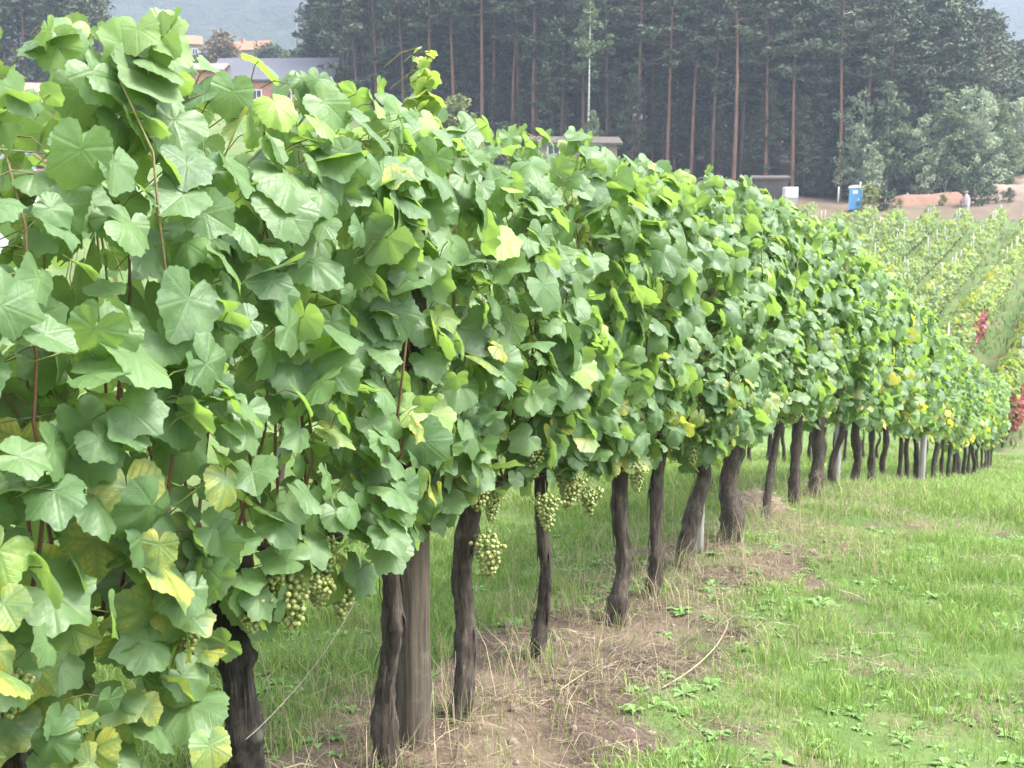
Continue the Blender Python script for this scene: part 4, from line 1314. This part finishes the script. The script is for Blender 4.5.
# white square container by the hut
P = at(790, 198, 106); root = thing('storage_container', "white square container standing beside the small dark-roofed hut", 'container', (P[0], P[1], P[2] - .15), .1)
b = MB(); V, Fs = box(-.62, .62, -.5, .5, .15, 1.15); b.add(V, Fs); bevel(b.build('tank', M['white'], root, smooth=False), .08, 3)
b = MB(); V, Fs = tube(np.array([[0, 0, 1.14], [0, 0, 1.22]]), .16, 14); b.add(V, Fs); b.build('lid', M['dark_wood'], root)
b = MB()
for yy in (-.42, 0, .42):
    V, Fs = box(-.6, .6, yy - .06, yy + .06, -.6, .14); b.add(V, Fs)
b.build('pallet', M['stake'], root, smooth=False)

# red earth bank and paler heap
M['red_earth'] = simple("red_earth", (.20, .105, .07), (.14, .08, .055), .8, .95, .8, .15)
M['pale_earth'] = simple("pale_sandy_earth", (.21, .15, .115), (.13, .095, .07), .7, .95, .8, .15)


def bank(x0, x1, py, Y, h, depth, mat, seed):
    A, B = at(x0, py, Y), at(x1, py, Y)
    nx, ny = 60, 14
    T, Q = np.meshgrid(np.linspace(0, 1, nx), np.linspace(-1, 1, ny), indexing='ij')
    X = A[0] + (B[0] - A[0]) * T; YY = Y + Q * depth
    s_, n_ = xy_sn(X, YY)
    env = np.clip(np.minimum(T, 1 - T) * 7, 0, 1) ** .7 * (1 - Q ** 2) ** .8
    Z = terrain(s_, n_) - .08 + env * h * (.75 + .5 * fbm(X * .5, YY * .5, seed)) + (fbm(X * 2, YY * 2, seed + 1) - .5) * .25 * env
    i = (np.arange(nx - 1)[:, None] * ny + np.arange(ny - 1)[None]).ravel()
    b = MB(); b.add(np.stack([X, YY, Z], -1).reshape(-1, 3), [np.stack([i, i + ny, i + ny + 1, i + 1], -1)])
    return tag(b.build('earth_bank', M[mat]), kind='structure')


bank(886, 968, 208, 106, .95, 1.8, 'red_earth', 5)
bank(962, 1075, 205, 107, 1.5, 2.2, 'pale_earth', 8)
bank(998, 1080, 202, 112, 2.4, 3, 'pale_earth', 12)

M['pale_paint'] = simple('weathered_white_paint', (.5, .5, .48), (.4, .39, .37), 3, .8)
# fence posts along the wood's edge
for j, (px, yt, yb, lab) in enumerate([(838, 187, 200, "thin white fence post before the wood, alone beside the blue toilet"), (873, 197, 210, "leaning white fence post between yellow bush and dark bush"), (885, 191, 202, "white fence post behind the dark bush"),
                         (907, 193, 201, "short white post behind the red bank near its bushy end"), (928, 194, 202, "short white post behind the middle of the red bank"), (934, 194, 202, "paired white post behind the middle of the red bank"), (973, 194, 208, "white post by the pale sack")]):
    Y = 108 if j not in (1, 2) else 101
    P = at(px, yb, Y); h = (yb - yt) / F * Y
    x, y = P[0], P[1]; g0 = min(ground_z(x, y), P[2])
    b = MB(); V, Fs = tube(np.array([[0, 0, -.3], [.01, 0, (P[2] + h - g0) * .5], [.03, 0, P[2] + h - g0]]), [.09, .085, .075], 8); b.add(V, Fs)
    o = b.build('fence_post', M['pale_paint']); o.location = (x, y, g0); tag(o, lab, 'post')
P = at(965, 214, 100); b = MB()
q = np.linspace(0, 1, 16); th = np.linspace(0, 2 * np.pi, 16, endpoint=False)
V, Fs = tube(np.stack([.06 * np.sin(q * 4), 0 * q, q * 1.45], -1), np.interp(q, [0, .1, .45, .7, .78, .86, 1], [.26, .34, .33, .2, .08, .12, .24]), 16, True, 1 + .13 * np.sin(5 * th[None] + 6 * q[:, None]))
b.add(V, Fs)
M['sack'] = simple("pale_sack_cloth", (.42, .35, .35), (.33, .26, .26), 4, .9)
o = b.build('sack', M['sack']); o.location = (P[0], P[1], ground_z(P[0], P[1])); tag(o, "pale crumpled sack standing at the end of the red bank", 'sack')

# ------------------------------------------------------------------ air
HAZE = True
if HAZE:
    m = bpy.data.materials.new("haze_air"); m.use_nodes = True; nt = m.node_tree
    nt.nodes.remove(nt.nodes["Principled BSDF"])
    v = nt.nodes.new("ShaderNodeVolumePrincipled"); v.inputs["Color"].default_value = (.36, .43, .55, 1); v.inputs["Density"].default_value = .0010
    v.inputs["Anisotropy"].default_value = .2
    nt.links.new(v.outputs[0], nt.nodes["Material Output"].inputs["Volume"])
    b = MB(); V, Fs = box(-1400, 1500, -700, 1800, -12, 330); b.add(V, Fs)
    tag(b.build('haze', m, smooth=False), kind='stuff')
